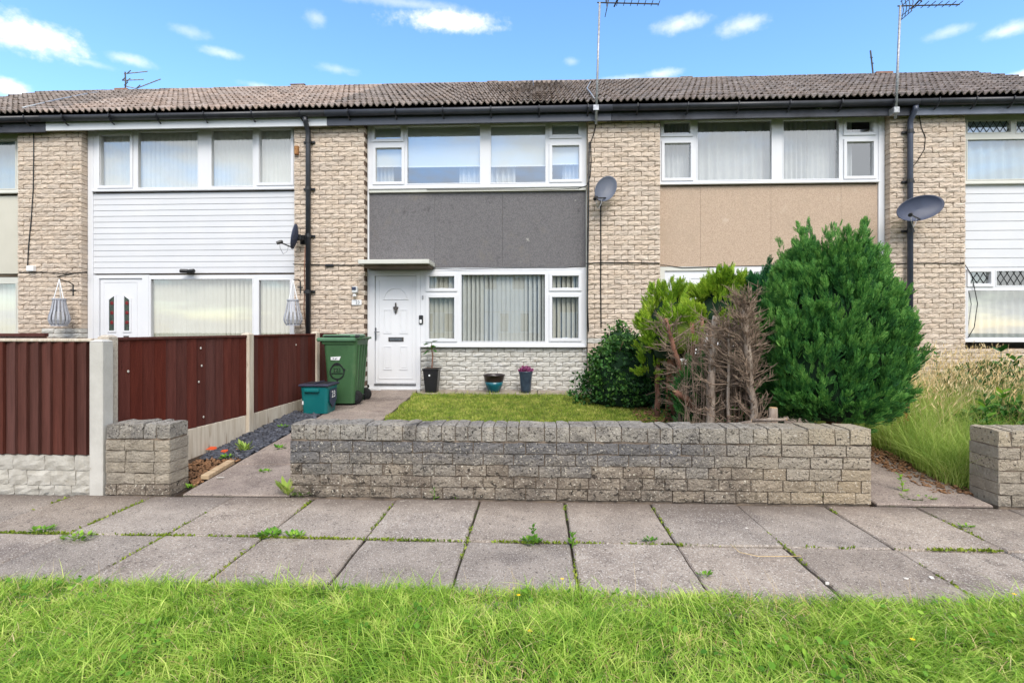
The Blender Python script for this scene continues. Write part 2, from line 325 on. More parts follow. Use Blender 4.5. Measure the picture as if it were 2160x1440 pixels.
# ---------------------------------------------------------------- mesh helpers
WM = {}
def link(o, parent=None):
    COL.objects.link(o)
    if parent is not None:
        o.parent = parent
        o.matrix_parent_inverse = WM[parent.name].inverted() if parent.name in WM else Matrix.Identity(4)
    return o
def thing(name, label, cat, loc=(0, 0, 0), group=None):
    o = bpy.data.objects.new(name, None); o.location = loc; o.empty_display_size = .1
    COL.objects.link(o); WM[o.name] = Matrix.Translation(loc)
    o['label'] = label; o['category'] = cat
    if group: o['group'] = group
    return o
def tag(o, label=None, cat=None, group=None, kind=None):
    for k, v in (('label', label), ('category', cat), ('group', group), ('kind', kind)):
        if v: o[k] = v
    return o
def npmesh(name, V, Fq, m, smooth=False):
    """V (n,3), Fq (m,k) with one face size k"""
    V = np.asarray(V, np.float32); Fq = np.asarray(Fq, np.int32)
    me = bpy.data.meshes.new(name); nf, k = Fq.shape
    me.vertices.add(len(V)); me.vertices.foreach_set('co', V.ravel())
    me.loops.add(nf * k); me.loops.foreach_set('vertex_index', Fq.ravel())
    me.polygons.add(nf); me.polygons.foreach_set('loop_start', np.arange(0, nf * k, k, dtype=np.int32))
    if smooth: me.polygons.foreach_set('use_smooth', np.ones(nf, bool))
    me.materials.append(MATS[m] if isinstance(m, str) else m)
    me.update(calc_edges=True); return me
def obj(name, me, parent=None, loc=None, rot=None, scale=None):
    o = bpy.data.objects.new(name, me)
    if loc is not None: o.location = loc
    if rot is not None: o.rotation_euler = rot
    if scale is not None: o.scale = scale
    return link(o, parent)

class MB:
    def __init__(s): s.V = []; s.F = []
    def add(s, V, Fc):
        o = len(s.V); s.V += [tuple(v) for v in V]; s.F += [tuple(i + o for i in f) for f in Fc]; return s
    def box(s, x0, x1, y0, y1, z0, z1):
        x0, x1 = sorted((x0, x1)); y0, y1 = sorted((y0, y1)); z0, z1 = sorted((z0, z1))
        return s.add([(x0, y0, z0), (x1, y0, z0), (x1, y1, z0), (x0, y1, z0), (x0, y0, z1), (x1, y0, z1), (x1, y1, z1), (x0, y1, z1)],
                     [(0, 3, 2, 1), (4, 5, 6, 7), (0, 1, 5, 4), (1, 2, 6, 5), (2, 3, 7, 6), (3, 0, 4, 7)])
    def cbox(s, x0, x1, y0, y1, z0, z1, c=.006):
        """box with chamfered edges"""
        x0, x1 = sorted((x0, x1)); y0, y1 = sorted((y0, y1)); z0, z1 = sorted((z0, z1))
        c = min(c, (x1 - x0) * .45, (y1 - y0) * .45, (z1 - z0) * .45)
        X, Y, Z = (x0, x1), (y0, y1), (z0, z1); V = []; ix = {}
        for i in (0, 1):
            for j in (0, 1):
                for k in (0, 1):
                    p = (X[i], Y[j], Z[k]); q = (X[i] + c * (1 - 2 * i), Y[j] + c * (1 - 2 * j), Z[k] + c * (1 - 2 * k))
                    for ax in range(3):
                        v = list(q); v[ax] = p[ax]; ix[i, j, k, ax] = len(V); V.append(tuple(v))
        Fc = []
        for ax in range(3):
            a, b = [t for t in range(3) if t != ax]
            for e in (0, 1):
                q = []
                for (m1, m2) in ((0, 0), (1, 0), (1, 1), (0, 1)):
                    t = [0, 0, 0]; t[ax] = e; t[a] = m1; t[b] = m2; q.append(ix[t[0], t[1], t[2], ax])
                flip = (e == 1) ^ (ax == 1)
                Fc.append(tuple(q if flip else q[::-1]))
        for ax in range(3):
            a, b = [t for t in range(3) if t != ax]
            for m1 in (0, 1):
                for m2 in (0, 1):
                    q = []
                    for e, w in ((0, a), (1, a), (1, b), (0, b)):
                        t = [0, 0, 0]; t[ax] = e; t[a] = m1; t[b] = m2; q.append(ix[t[0], t[1], t[2], w])
                    Fc.append(tuple(q))
        for i in (0, 1):
            for j in (0, 1):
                for k in (0, 1): Fc.append((ix[i, j, k, 0], ix[i, j, k, 1], ix[i, j, k, 2]))
        return s.add(V, Fc)
    def tube(s, pts, r, n=6, cap=True):
        pts = [Vector(p) for p in pts]; rs = r if isinstance(r, (list, tuple)) else [r] * len(pts)
        V = []; Fc = []; ref = None
        for i, p in enumerate(pts):
            d = (pts[min(i + 1, len(pts) - 1)] - pts[max(i - 1, 0)]).normalized()
            if ref is None: ref = Vector((0, 0, 1)) if abs(d.z) < .9 else Vector((1, 0, 0))
            a = d.cross(ref).normalized(); b = a.cross(d).normalized(); ref = b
            for k in range(n):
                t = 2 * math.pi * k / n; V.append(p + (a * math.cos(t) + b * math.sin(t)) * rs[i])
        for i in range(len(pts) - 1):
            for k in range(n): Fc.append((i * n + k, i * n + (k + 1) % n, (i + 1) * n + (k + 1) % n, (i + 1) * n + k))
        if cap: Fc.append(tuple(range(n))[::-1]); Fc.append(tuple((len(pts) - 1) * n + k for k in range(n)))
        return s.add(V, Fc)
    def lathe(s, prof, c, n=20, cap=True, squash=1.0):
        V = []; Fc = []
        for (r, z) in prof:
            for k in range(n):
                t = 2 * math.pi * k / n; V.append((c[0] + r * math.cos(t), c[1] + r * math.sin(t) * squash, c[2] + z))
        m = len(prof)
        for i in range(m - 1):
            for k in range(n): Fc.append((i * n + k, i * n + (k + 1) % n, (i + 1) * n + (k + 1) % n, (i + 1) * n + k))
        if cap: Fc.append(tuple(range(n))[::-1]); Fc.append(tuple((m - 1) * n + k for k in range(n)))
        return s.add(V, Fc)
    def prism(s, poly, y0, y1):
        """polygon given as (x, z) extruded along y"""
        n = len(poly); V = [(x, y0, z) for x, z in poly] + [(x, y1, z) for x, z in poly]
        return s.add(V, [tuple(range(n)), tuple(range(n, 2 * n))[::-1]] + [(i, i + n, (i + 1) % n + n, (i + 1) % n) for i in range(n)])
    def ring(s, x0, x1, z0, z1, w, y0, y1):
        """rectangular frame of bar width w in the x-z plane"""
        s.box(x0, x1, y0, y1, z0, z0 + w); s.box(x0, x1, y0, y1, z1 - w, z1)
        s.box(x0, x0 + w, y0, y1, z0 + w, z1 - w); return s.box(x1 - w, x1, y0, y1, z0 + w, z1 - w)
    def mesh(s, name, m, smooth=False):
        me = bpy.data.meshes.new(name); me.from_pydata(s.V, [], s.F); me.materials.append(MATS[m])
        if smooth: me.polygons.foreach_set('use_smooth', np.ones(len(me.polygons), bool))
        me.update(); return me
    def build(s, name, m, parent=None, smooth=False): return obj(name, s.mesh(name, m, smooth), parent)

def scatter(TV, TF, R, P):
    """copies of a template (TV, TF) under matrices R (n,3,3) at points P (n,3) -> V, F"""
    TV = np.asarray(TV, float); TF = np.asarray(TF, int); n = len(P)
    V = np.einsum('nij,kj->nki', R, TV) + P[:, None, :]
    Fq = TF[None] + (np.arange(n) * len(TV))[:, None, None]
    return V.reshape(-1, 3), Fq.reshape(-1, TF.shape[1])
def frames(up, nrm, scale):
    """rotation-scale matrices whose z axis is up and whose y axis leans to nrm"""
    up = up / np.linalg.norm(up, axis=1, keepdims=True)
    x = np.cross(nrm, up); x /= np.linalg.norm(x, axis=1, keepdims=True) + 1e-9
    y = np.cross(up, x)
    return np.stack([x, y, up], axis=2) * np.asarray(scale).reshape(-1, 1, 1)
def join(parts):
    V = []; Fq = []; o = 0
    for v, f in parts: V.append(v); Fq.append(f + o); o += len(v)
    return np.concatenate(V), np.concatenate(Fq)

# ================================================================ THE HOUSES
def brick_mesh(L, H, D, m, amp, seed):
    """a brick whose front is rough and split: front at y=0, back at y=D"""
    r = random.Random(seed); nx, nz = 5, 4; V = []; Fc = []
    tilt = r.uniform(-.4, .4) * amp
    for k in range(nz):
        for i in range(nx):
            ex = min(i, nx - 1 - i) == 0; ez = min(k, nz - 1 - k) == 0
            y = -r.uniform(0, 1) * amp + tilt * (k / (nz - 1) - .5)
            if ex or ez: y = r.uniform(-.5, .7) * amp
            jx = 0 if ex else r.uniform(-.12, .12) * L / nx; jz = 0 if ez else r.uniform(-.2, .2) * H / nz
            if ez: jz = r.uniform(-.05, .05) * H
            V.append((L * i / (nx - 1) + jx, y, H * k / (nz - 1) + jz))
    for k in range(nz - 1):
        for i in range(nx - 1):
            a = k * nx + i; Fc.append((a, a + 1, a + nx + 1, a + nx))
    per = [i for i in range(nx)] + [k * nx + nx - 1 for k in range(1, nz)] + [(nz - 1) * nx + i for i in range(nx - 2, -1, -1)] + [k * nx for k in range(nz - 2, 0, -1)]
    o = len(V)
    for i in per: V.append((V[i][0], D, V[i][2]))
    n = len(per)
    for i in range(n): Fc.append((per[i], o + i, o + (i + 1) % n, per[(i + 1) % n]))
    mb = MB(); mb.add(V, Fc); return mb.mesh('brick', m)
BRC = {}
def brick_data(L, H, D, m, amp, k):
    key = (round(L, 3), round(H, 3), m, k)
    if key not in BRC: BRC[key] = brick_mesh(L, H, D, m, amp, hash(key) & 0xffff)
    return BRC[key]
def brick_field(part, x0, x1, z0, z1, Y, matfn, course=.0817, L=.222, D=.128, amp=.010, single=None, joint=.008, name='brick', rest_mat='brick'):
    """courses of running bond; bricks that show are objects of their own, the hidden rest is one mesh"""
    row = 0; z = z0; restV = []; rest = MB()
    while z < z1 - .02:
        h = min(course, z1 - z) - joint
        x = x0 - (L * .5 if row % 2 else 0)
        while x < x1 - .01:
            a, b = max(x, x0), min(x + L, x1); x += L
            if b - a < .03: continue
            m = matfn((a + b) / 2, z + h / 2); full = b - a > L * .95
            dx = random.uniform(-.002, .002); dy = random.uniform(-.004, .004)
            if single is None or single((a + b) / 2, z + h / 2):
                bl = L if b - a > L * .62 else L * .5
                me = brick_data(bl - joint, course - joint, D, m, amp, random.randrange(22))
                obj(name, me, part, loc=(a + joint / 2 + dx, Y + dy, z), scale=((b - a - joint) / (bl - joint), 1, h / (course - joint)))
            else:
                rest.box(a + joint / 2, b - joint / 2, Y + dy, Y + D, z, z + h)
        z += course; row += 1
    if rest.V:
        o = rest.build('brickwork', rest_mat, part); o['kind'] = 'stuff'

def frame_mesh(x0, x1, z0, z1, holes, y, depth):
    """one frame with openings: a grid of cells, walls only round the edges"""
    xs = sorted({x0, x1, *[h[0] for h in holes], *[h[1] for h in holes]}); zs = sorted({z0, z1, *[h[2] for h in holes], *[h[3] for h in holes]})
    def solid(i, k):
        if i < 0 or k < 0 or i >= len(xs) - 1 or k >= len(zs) - 1: return False
        cx, cz = (xs[i] + xs[i + 1]) / 2, (zs[k] + zs[k + 1]) / 2
        return not any(h[0] < cx < h[1] and h[2] < cz < h[3] for h in holes)
    mb = MB()
    for i in range(len(xs) - 1):
        for k in range(len(zs) - 1):
            if not solid(i, k): continue
            a, b, c, d = xs[i], xs[i + 1], zs[k], zs[k + 1]
            mb.add([(a, y, c), (b, y, c), (b, y, d), (a, y, d)], [(0, 1, 2, 3)])
            mb.add([(a, y + depth, c), (b, y + depth, c), (b, y + depth, d), (a, y + depth, d)], [(3, 2, 1, 0)])
            if not solid(i - 1, k): mb.add([(a, y, c), (a, y, d), (a, y + depth, d), (a, y + depth, c)], [(0, 1, 2, 3)])
            if not solid(i + 1, k): mb.add([(b, y, c), (b, y + depth, c), (b, y + depth, d), (b, y, d)], [(0, 1, 2, 3)])
            if not solid(i, k - 1): mb.add([(a, y, c), (a, y + depth, c), (b, y + depth, c), (b, y, c)], [(0, 1, 2, 3)])
            if not solid(i, k + 1): mb.add([(a, y, d), (b, y, d), (b, y + depth, d), (a, y + depth, d)], [(0, 1, 2, 3)])
    return mb
def wx(u): return X_(u, YF)
def wz(u, v): return Z_(u, v, YF)
def window(house, x0, x1, z0, z1, panes, sash=(), m='upvc', sill=True, lead=()):
    """panes: pixel rectangles (u0, v0, u1, v1); sash: which of them open"""
    holes = []
    for (u0, v0, u1, v1) in panes:
        uc = (u0 + u1) / 2; holes.append((wx(u0), wx(u1), wz(uc, v1), wz(uc, v0)))
    w = frame_mesh(x0, x1, z0, z1, holes, YF, .07).build('window', m, house)
    for i, h in enumerate(holes):
        MB().add([(h[0] - .004, YF + .03, h[2] - .004), (h[1] + .004, YF + .03, h[2] - .004), (h[1] + .004, YF + .03, h[3] + .004), (h[0] - .004, YF + .03, h[3] + .004)], [(0, 1, 2, 3)]).build('pane', 'glass', w)
        if i in sash:
            s = MB(); e = .052; s.ring(h[0] - e, h[1] + e, h[2] - e, h[3] + e, e - .006, YF - .02, YF - .002); s.build('sash', m, w)
            MB().box((h[0] + h[1]) / 2 - .05, (h[0] + h[1]) / 2 + .05, YF + .037, YF + .05, h[2] - .02, h[2] + .01).build('handle', 'white_plastic', w)
        else:
            s = MB(); s.ring(h[0] - .012, h[1] + .012, h[2] - .012, h[3] + .012, .016, YF - .006, YF + .029); s.build('glazing_bead', m, w)
        if i in lead:
            mb = MB(); st = .105; wdt, ht = h[1] - h[0], h[3] - h[2]
            for sgn in (1, -1):
                k = -ht
                while k < wdt + ht:
                    pts = []
                    for tt in np.linspace(0, 1, 9):
                        xx = h[0] + k + (tt * ht * .62 if sgn > 0 else (1 - tt) * ht * .62); zz = h[2] + tt * ht
                        if h[0] <= xx <= h[1]: pts.append((xx, YF + .026, zz))
                    if len(pts) > 1: mb.tube([pts[0], pts[-1]], .0055, 4)
                    k += st
            mb.build('lead_lattice', 'lead', w)
    if sill:
        mb = MB(); mb.cbox(x0 + .004, x1 - .004, YF - .05, YF + .02, z0 - .036, z0 - .002, .006); mb.build('sill', m, w)
    return w
def vertical_blind(label, u0, u1, v0, v1, ang=25, sp=.082, m='blind', group='vertical blinds hanging behind the windows', gaps=None):
    uc = (u0 + u1) / 2; xa, xb = wx(u0) - .03, wx(u1) + .03; za, zb = wz(uc, v1) - .03, wz(uc, v0) + .05
    y = YF + .115
    t = thing('vertical_blind', label, 'blind', ((xa + xb) / 2, y, za), group)
    MB().box(xa, xb, y - .02, y + .02, zb - .01, zb + .03).build('headrail', 'white_plastic', t)
    me = None; x = xa + .03; k = 0
    sv = MB(); n = 4; wd_ = .089
    V = [(wd_ * (i / n - .5), -.012 * math.cos(math.pi * (i / n - .5)), zz) for zz in (0, zb - za - .02) for i in range(n + 1)]
    sv.add(V, [(i, i + 1, i + n + 2, i + n + 1) for i in range(n)]); me = sv.mesh('slat', m)
    while x < xb - .02:
        a = ang if gaps is None else gaps(x, k)
        obj('slat', me, t, loc=(x, y, za + .005), rot=(0, 0, math.radians(a + random.uniform(-7, 7)))); x += sp; k += 1
    return t
def roller_blind(label, u0, u1, v0, v1, m='roller'):
    uc = (u0 + u1) / 2; xa, xb = wx(u0) - .04, wx(u1) + .04; za, zb = wz(uc, v1), wz(uc, v0) + .04; y = YF + .085
    t = thing('roller_blind', label, 'blind', ((xa + xb) / 2, y, za))
    MB().tube([(xa, y + .02, zb), (xb, y + .02, zb)], .02, 8).build('roller_tube', 'white_plastic', t)
    MB().box(xa, xb, y, y + .004, za, zb).build('fabric', m, t)
    MB().box(xa, xb, y - .006, y + .01, za - .02, za).build('bottom_rail', 'white_plastic', t)
def curtain(label, u0, u1, v0, v1, m='curtain', waves=7, amp=.028, y=None, lean=0.0, group=None):
    uc = (u0 + u1) / 2; xa, xb = wx(u0), wx(u1); za, zb = wz(uc, v1), wz(uc, v0); y = y or YF + .2
    n = waves * 8; V = []; rnd = [random.uniform(.6, 1.4) for _ in range(waves + 2)]
    for k, zz in enumerate(np.linspace(za, zb, 5)):
        for i in range(n + 1):
            f = i / n; ph = f * waves; j = int(ph); a = amp * (rnd[j] * (1 - ph + j) + rnd[j + 1] * (ph - j))
            V.append((xa + (xb - xa) * f + lean * (1 - k / 4) * (f - .5), y + a * math.sin(2 * math.pi * ph) * (1.1 - .1 * k), zz))
    Fc = [(k * (n + 1) + i, k * (n + 1) + i + 1, (k + 1) * (n + 1) + i + 1, (k + 1) * (n + 1) + i) for k in range(4) for i in range(n)]
    mb = MB(); mb.add(V, Fc); o = mb.build('curtain', m, None, True); tag(o, label, 'curtain', group); return o
def cable(house, pts, r=.007, m='black_rubber', name='cable'):
    return MB().tube(pts, r, 5).build(name, m, house, True)
def text_mesh(s, size, m, mtx, extrude=.001):
    cu = bpy.data.curves.new('lettering', 'FONT'); cu.body = s; cu.size = size; cu.extrude = extrude; cu.align_x = 'CENTER'; cu.align_y = 'CENTER'
    o = bpy.data.objects.new('lettering', cu); COL.objects.link(o); bpy.context.view_layer.update()
    me = bpy.data.meshes.new_from_object(o); COL.objects.unlink(o); bpy.data.objects.remove(o)
    me.transform(mtx); me.materials.clear(); me.materials.append(MATS[m]); return me
FACE = Matrix(((1, 0, 0, 0), (0, 0, -1, 0), (0, 1, 0, 0), (0, 0, 0, 1)))      # text upright, read from -Y

# party lines and piers, in metres along the terrace
PARTY = [X_(97, 8.5) - 4.9, X_(97, 8.5), X_(690, 8.5), X_(1290, 8.5), X_(1930, 8.5), X_(1930, 8.5) + 4.85]
PIER = {'L': (X_(37, YP), X_(172, YP)), 'C': (X_(620, YP), X_(770, YP)), 'R': (X_(1240, YP), X_(1393, YP)), 'FR': (X_(1877, YP), X_(2037, YP))}
BAY = {'FL': (PIER['L'][0] - 3.5, PIER['L'][0]), 'L': (PIER['L'][1], PIER['C'][0]), 'C': (PIER['C'][1], PIER['R'][0]), 'R': (PIER['R'][1], PIER['FR'][0]), 'FR': (PIER['FR'][1], PIER['FR'][1] + 3.5)}
KEYS = ['FL', 'L', 'C', 'R', 'FR']
LAB = {'FL': 'terraced house at the left edge with cream panel and pale blue upper window',
       'L': 'terraced house with white horizontal cladding, white fascia and red glazed door',
       'C': 'terraced house with dark grey pebbledash panel and white panelled front door',
       'R': 'terraced house with pinkish pebbledash panel behind the large round conifer',
       'FR': 'terraced house at the right edge with lattice windows and wide white boards'}
Z_SOF, Z_FB, EAVE_Y, EAVE_Z, PITCH = 4.92, 4.79, 8.40, 5.02, math.radians(30.2)
RIDGE_Y = 11.8; RIDGE_Z = EAVE_Z + (RIDGE_Y - EAVE_Y) * math.tan(PITCH)
HS = {}
GUT = {'FL': 'gutter_black', 'L': 'gutter_black', 'C': 'gutter_grey', 'R': 'gutter_black', 'FR': 'gutter_black'}
FAS = {'FL': 'fascia_weathered', 'L': 'fascia_white', 'C': 'fascia_grey', 'R': 'fascia_weathered', 'FR': 'fascia_pale'}
TIL = {'FL': 'tile_grey', 'L': 'tile_brown', 'C': 'tile_grey', 'R': 'tile_grey', 'FR': 'tile_dark'}

def tile_mesh(m, seed):
    r = random.Random(seed); Wd, Ln = .212, .42; n = 16; V = []
    prof = [.052 * (max(0., .5 + .5 * math.cos(2 * math.pi * (i / n * 2 + .25))) ** 1.3) for i in range(n + 1)]
    tl = r.uniform(.034, .046)
    for i in range(n + 1): V.append((Wd * i / n, r.uniform(-.006, .006), prof[i] + tl + .012 + r.uniform(-.001, .001)))
    for i in range(n + 1): V.append((Wd * i / n, Ln, prof[i] + .012))
    for i in range(n + 1): V.append((Wd * i / n, .002, prof[i] * .9 + tl - .006))
    Fc = [(i, i + 1, n + 2 + i, n + 1 + i) for i in range(n)] + [(2 * n + 2 + i, 2 * n + 3 + i, i + 1, i) for i in range(n)]
    Fc += [(2 * n + 2, 0, n + 1), (n, 3 * n + 2, 2 * n + 1)]
    mb = MB(); mb.add(V, Fc); return mb.mesh('tile', m)

for hi, key in enumerate(KEYS):
    xa, xb = PARTY[hi], PARTY[hi + 1]
    if key == 'FL': xa = xb - 3.2
    if key == 'FR': xb = xa + 3.4
    ho = thing('terraced_house', LAB[key], 'house', ((xa + xb) / 2, YF, gz(YF)), 'terraced houses in the row'); HS[key] = ho
    # shell: floors, ceiling, back and party walls, all inside
    mb = MB(); yb = YF + 5.2
    mb.box(xa + .02, xb - .02, yb, yb + .2, .1, 4.95)
    mb.box(xa + .02, xa + .12, YF + .09, yb, .1, 4.95); mb.box(xb - .12, xb - .02, YF + .09, yb, .1, 4.95)
    mb.box(xa + .12, xb - .12, YF + .09, yb, .12, .3); mb.box(xa + .12, xb - .12, YF + .16, yb, 2.48, 2.72); mb.box(xa + .12, xb - .12, YF + .09, yb, 4.93, 5.0)
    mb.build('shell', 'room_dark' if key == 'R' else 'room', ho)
    # roof
    mb = MB(); th = .05
    e = (EAVE_Y + .03, EAVE_Z - .03); r_ = (RIDGE_Y, RIDGE_Z - .04); bk = (RIDGE_Y + 3.4, EAVE_Z - .03)
    mb.add([(x, y, z) for x in (xa, xb) for (y, z) in (e, r_, bk, (bk[0], bk[1] - th), (r_[0], r_[1] - th * 1.3), (e[0], e[1] - th))],
           [(0, 6, 7, 1), (1, 7, 8, 2), (2, 8, 9, 3), (3, 9, 10, 4), (4, 10, 11, 5), (5, 11, 6, 0), (0, 1, 4, 5), (1, 2, 3, 4), (6, 11, 10, 7), (7, 10, 9, 8)])
    roof = mb.build('roof', 'roof_deck', ho)
    tms = [tile_mesh(TIL[key], hi * 31 + k) for k in range(7)]
    nc = max(1, round((xb - xa) / .212)); tw = (xb - xa) / nc; slope = (RIDGE_Y - EAVE_Y) / math.cos(PITCH); nr = 11; g = (slope - .08) / nr
    for rr in range(nr):
        y = EAVE_Y + rr * g * math.cos(PITCH); z = EAVE_Z + rr * g * math.sin(PITCH)
        for c in range(nc):
            obj('tile', tms[random.randrange(7)], roof, loc=(xa + c * tw, y, z + random.uniform(-.004, .004)), rot=(PITCH + random.uniform(-.02, .02), random.uniform(-.012, .012), 0), scale=(tw / .212, g / .34 if g > .34 else 1, 1))
    nrt = max(1, round((xb - xa) / .45)); rw = (xb - xa) / nrt
    for c in range(nrt):
        V = []; n = 8; x0 = xa + c * rw + .004; x1 = x0 + rw - .008; dz = random.uniform(-.008, .008)
        for x in (x0, x1):
            for i in range(n + 1):
                t = math.pi * i / n; V.append((x, RIDGE_Y - .13 * math.cos(t), RIDGE_Z - .055 + dz + .12 * math.sin(t)))
        mb = MB(); mb.add(V, [(i, i + 1, n + 2 + i, n + 1 + i) for i in range(n)] + [tuple(range(n + 1)), tuple(range(2 * n + 1, n, -1))]); mb.build('ridge_tile', TIL[key], roof)
    # fascia, soffit, gutter
    mb = MB(); mb.cbox(xa + .002, xb - .002, 8.49, 8.52, Z_FB - (.02 if key == 'FL' else 0), 5.0, .004); mb.build('fascia', FAS[key], ho)
    mb = MB(); mb.box(xa, xb, 8.522, YF + .1, Z_SOF, Z_SOF + .02); mb.build('soffit', 'soffit', ho)
    gm = MB(); n = 8; V = []; zt = 5.005; yc = 8.425; gx0, gx1 = xa + .001, xb - .001
    for x in (gx0, gx1):
        for rad in (.058, .052):
            for i in range(n + 1):
                t = math.pi + math.pi * i / n; V.append((x, yc + rad * math.cos(t), zt + rad * math.sin(t) * 1.5))
    q = n + 1; Fc = []
    for i in range(n): Fc += [(i, i + 1, 2 * q + i + 1, 2 * q + i), (q + i, 3 * q + i, 3 * q + i + 1, q + i + 1), (i, q + i, q + i + 1, i + 1), (2 * q + i, 2 * q + i + 1, 3 * q + i + 1, 3 * q + i)]
    Fc += [(0, 2 * q, 3 * q, q), (n, q + n, 3 * q + n, 2 * q + n)]
    gm.add(V, Fc); gut = gm.build('gutter', GUT[key], ho, True)
    nb = 6
    for c in range(nb):
        x = xa + (xb - xa) * (c + .5) / nb
        mb = MB()
        for s0, s1 in (((yc + .06, zt - .13), (yc - .015, zt - .098)), ((yc - .015, zt - .098), (yc - .062, zt - .04)), ((yc - .062, zt - .04), (yc - .062, zt + .01))):
            mb.tube([(x, s0[0], s0[1]), (x, s1[0], s1[1])], .012, 5)
        mb.build('bracket', 'gutter_black', gut)

# ridge vents that just show above the ridge
for u, v, key, hw in ((632, 183, 'L', .16), (1040, 177, 'C', .11), (1445, 168, 'R', .12)):
    p = PX(u, v, RIDGE_Y + .1)
    mb = MB(); mb.cbox(p.x - hw, p.x + hw, RIDGE_Y - .02, RIDGE_Y + .25, RIDGE_Z - .05, p.z - .005, .01); mb.cbox(p.x - hw - .02, p.x + hw + .02, RIDGE_Y - .03, RIDGE_Y + .27, p.z - .003, p.z + .015, .008)
    mb.build('ridge_vent', 'tile_brown', HS[key])

# ---- piers of rough bricks
def pier(key, matfn, shown):
    x0, x1 = PIER[key]
    part = MB().box(x0 + .012, x1 - .012, YP + .012, YF + .16, .05, 4.95).build('pier', 'mortar', HS[key])
    brick_field(part, x0, x1, .15, 4.94, YP, matfn, single=shown)
pier('L', lambda x, z: 'brick_painted' if z < 1.36 and x > PIER['L'][0] + .45 else 'brick', lambda x, z: z > 1.2)
pier('C', lambda x, z: 'brick_painted' if z < 1.33 else 'brick', lambda x, z: z > 1.25 or (x > PIER['C'][0] + .6 and z > .3))
pier('R', lambda x, z: 'brick_painted' if z < 1.24 and x < PIER['R'][0] + .35 else 'brick', lambda x, z: z > 1.1)
pier('FR', lambda x, z: 'brick', lambda x, z: z > .55 and not (z < 1.75 and x < PIER['FR'][0] + .45))

# ---- plinth walls below the ground-floor windows
def plinth(key, x0, x1, m, mm, shown=None):
    part = MB().box(x0, x1, YF + .034, YF + .16, .05, 1.045).build('plinth_wall', mm, HS[key])
    brick_field(part, x0, x1, .235, 1.045, YF + .02, lambda x, z: m, D=.03, amp=.014, single=shown, rest_mat=m)
DX = wx(887)
plinth('C', DX, BAY['C'][1], 'brick_painted', 'mortar_painted', lambda x, z: x < 1.15)
plinth('FR', BAY['FR'][0], BAY['FR'][1], 'brick', 'mortar', lambda x, z: x < BAY['FR'][0] + 2.0 and z > .5)
for key, x0 in (('L', wx(314)), ('FL', BAY['FL'][0]), ('R', wx(1505))):
    MB().box(x0, BAY[key][1], YF + .034, YF + .16, .05, 1.045).build('plinth_wall', 'brick', HS[key])

# ---- upper windows
ZT = 4.915
def zc(u, v): return wz(u, v)
window(HS['C'], BAY['C'][0] + .03, BAY['C'][1] - .02, zc(1000, 394), ZT,
       [(790.5, 269, 845, 293), (793, 313, 847, 383), (859, 265, 1013, 387), (1035, 264, 1151, 385.5), (1165, 264, 1220, 286), (1165, 308, 1221, 378)], sash=(0, 1, 4, 5))
window(HS['L'], BAY['L'][0] + .10, BAY['L'][1] - .004, zc(400, 399), ZT,
       [(212, 285, 275, 391), (291, 277, 418, 396), (446, 273, 534, 393), (548, 273, 614, 385)], sash=(0, 3))
window(HS['R'], BAY['R'][0] + .004, BAY['R'][1] - .10, zc(1625, 384), ZT,
       [(1400, 258, 1455, 282), (1402, 303, 1456, 375), (1471, 254, 1628, 380), (1652, 252, 1770, 378), (1785, 255, 1840, 279), (1786, 300, 1841, 371)], sash=(0, 1, 4, 5))
window(HS['FR'], BAY['FR'][0] + .004, BAY['FR'][1], zc(2100, 385), ZT,
       [(2040, 254, 2132, 280), (2143, 254, 2245, 280), (2040, 293, 2245, 378), (2262, 254, 2370, 378)], sash=(), m='upvc_old', lead=(0, 1))
window(HS['FL'], BAY['FL'][0], BAY['FL'][1] - .004, zc(20, 405), ZT,
       [(-90, 297, 33, 399), (-250, 297, -110, 399)], m='upvc_old')
# white trims down the sides of the bays and under the sills
def trim(key, x0, x1, z0, z1, y0=YF - .012, y1=YF + .12, m='upvc', name='trim'):
    MB().cbox(x0, x1, y0, y1, z0, z1, .004).build(name, m, HS[key])
trim('C', BAY['C'][0] + .002, BAY['C'][0] + .03, .4, ZT)
trim('C', BAY['C'][1] - .02, BAY['C'][1] - .002, 1.05, ZT, m='upvc_old')
trim('L', BAY['L'][0] + .002, BAY['L'][0] + .10, .4, ZT)
trim('R', BAY['R'][1] - .10, BAY['R'][1] - .002, 1.05, ZT)
trim('C', BAY['C'][0] + .03, BAY['C'][1] - .02, zc(1000, 405), zc(1000, 398.5), YF - .03, YF + .1, 'upvc_old', 'sill_strip')

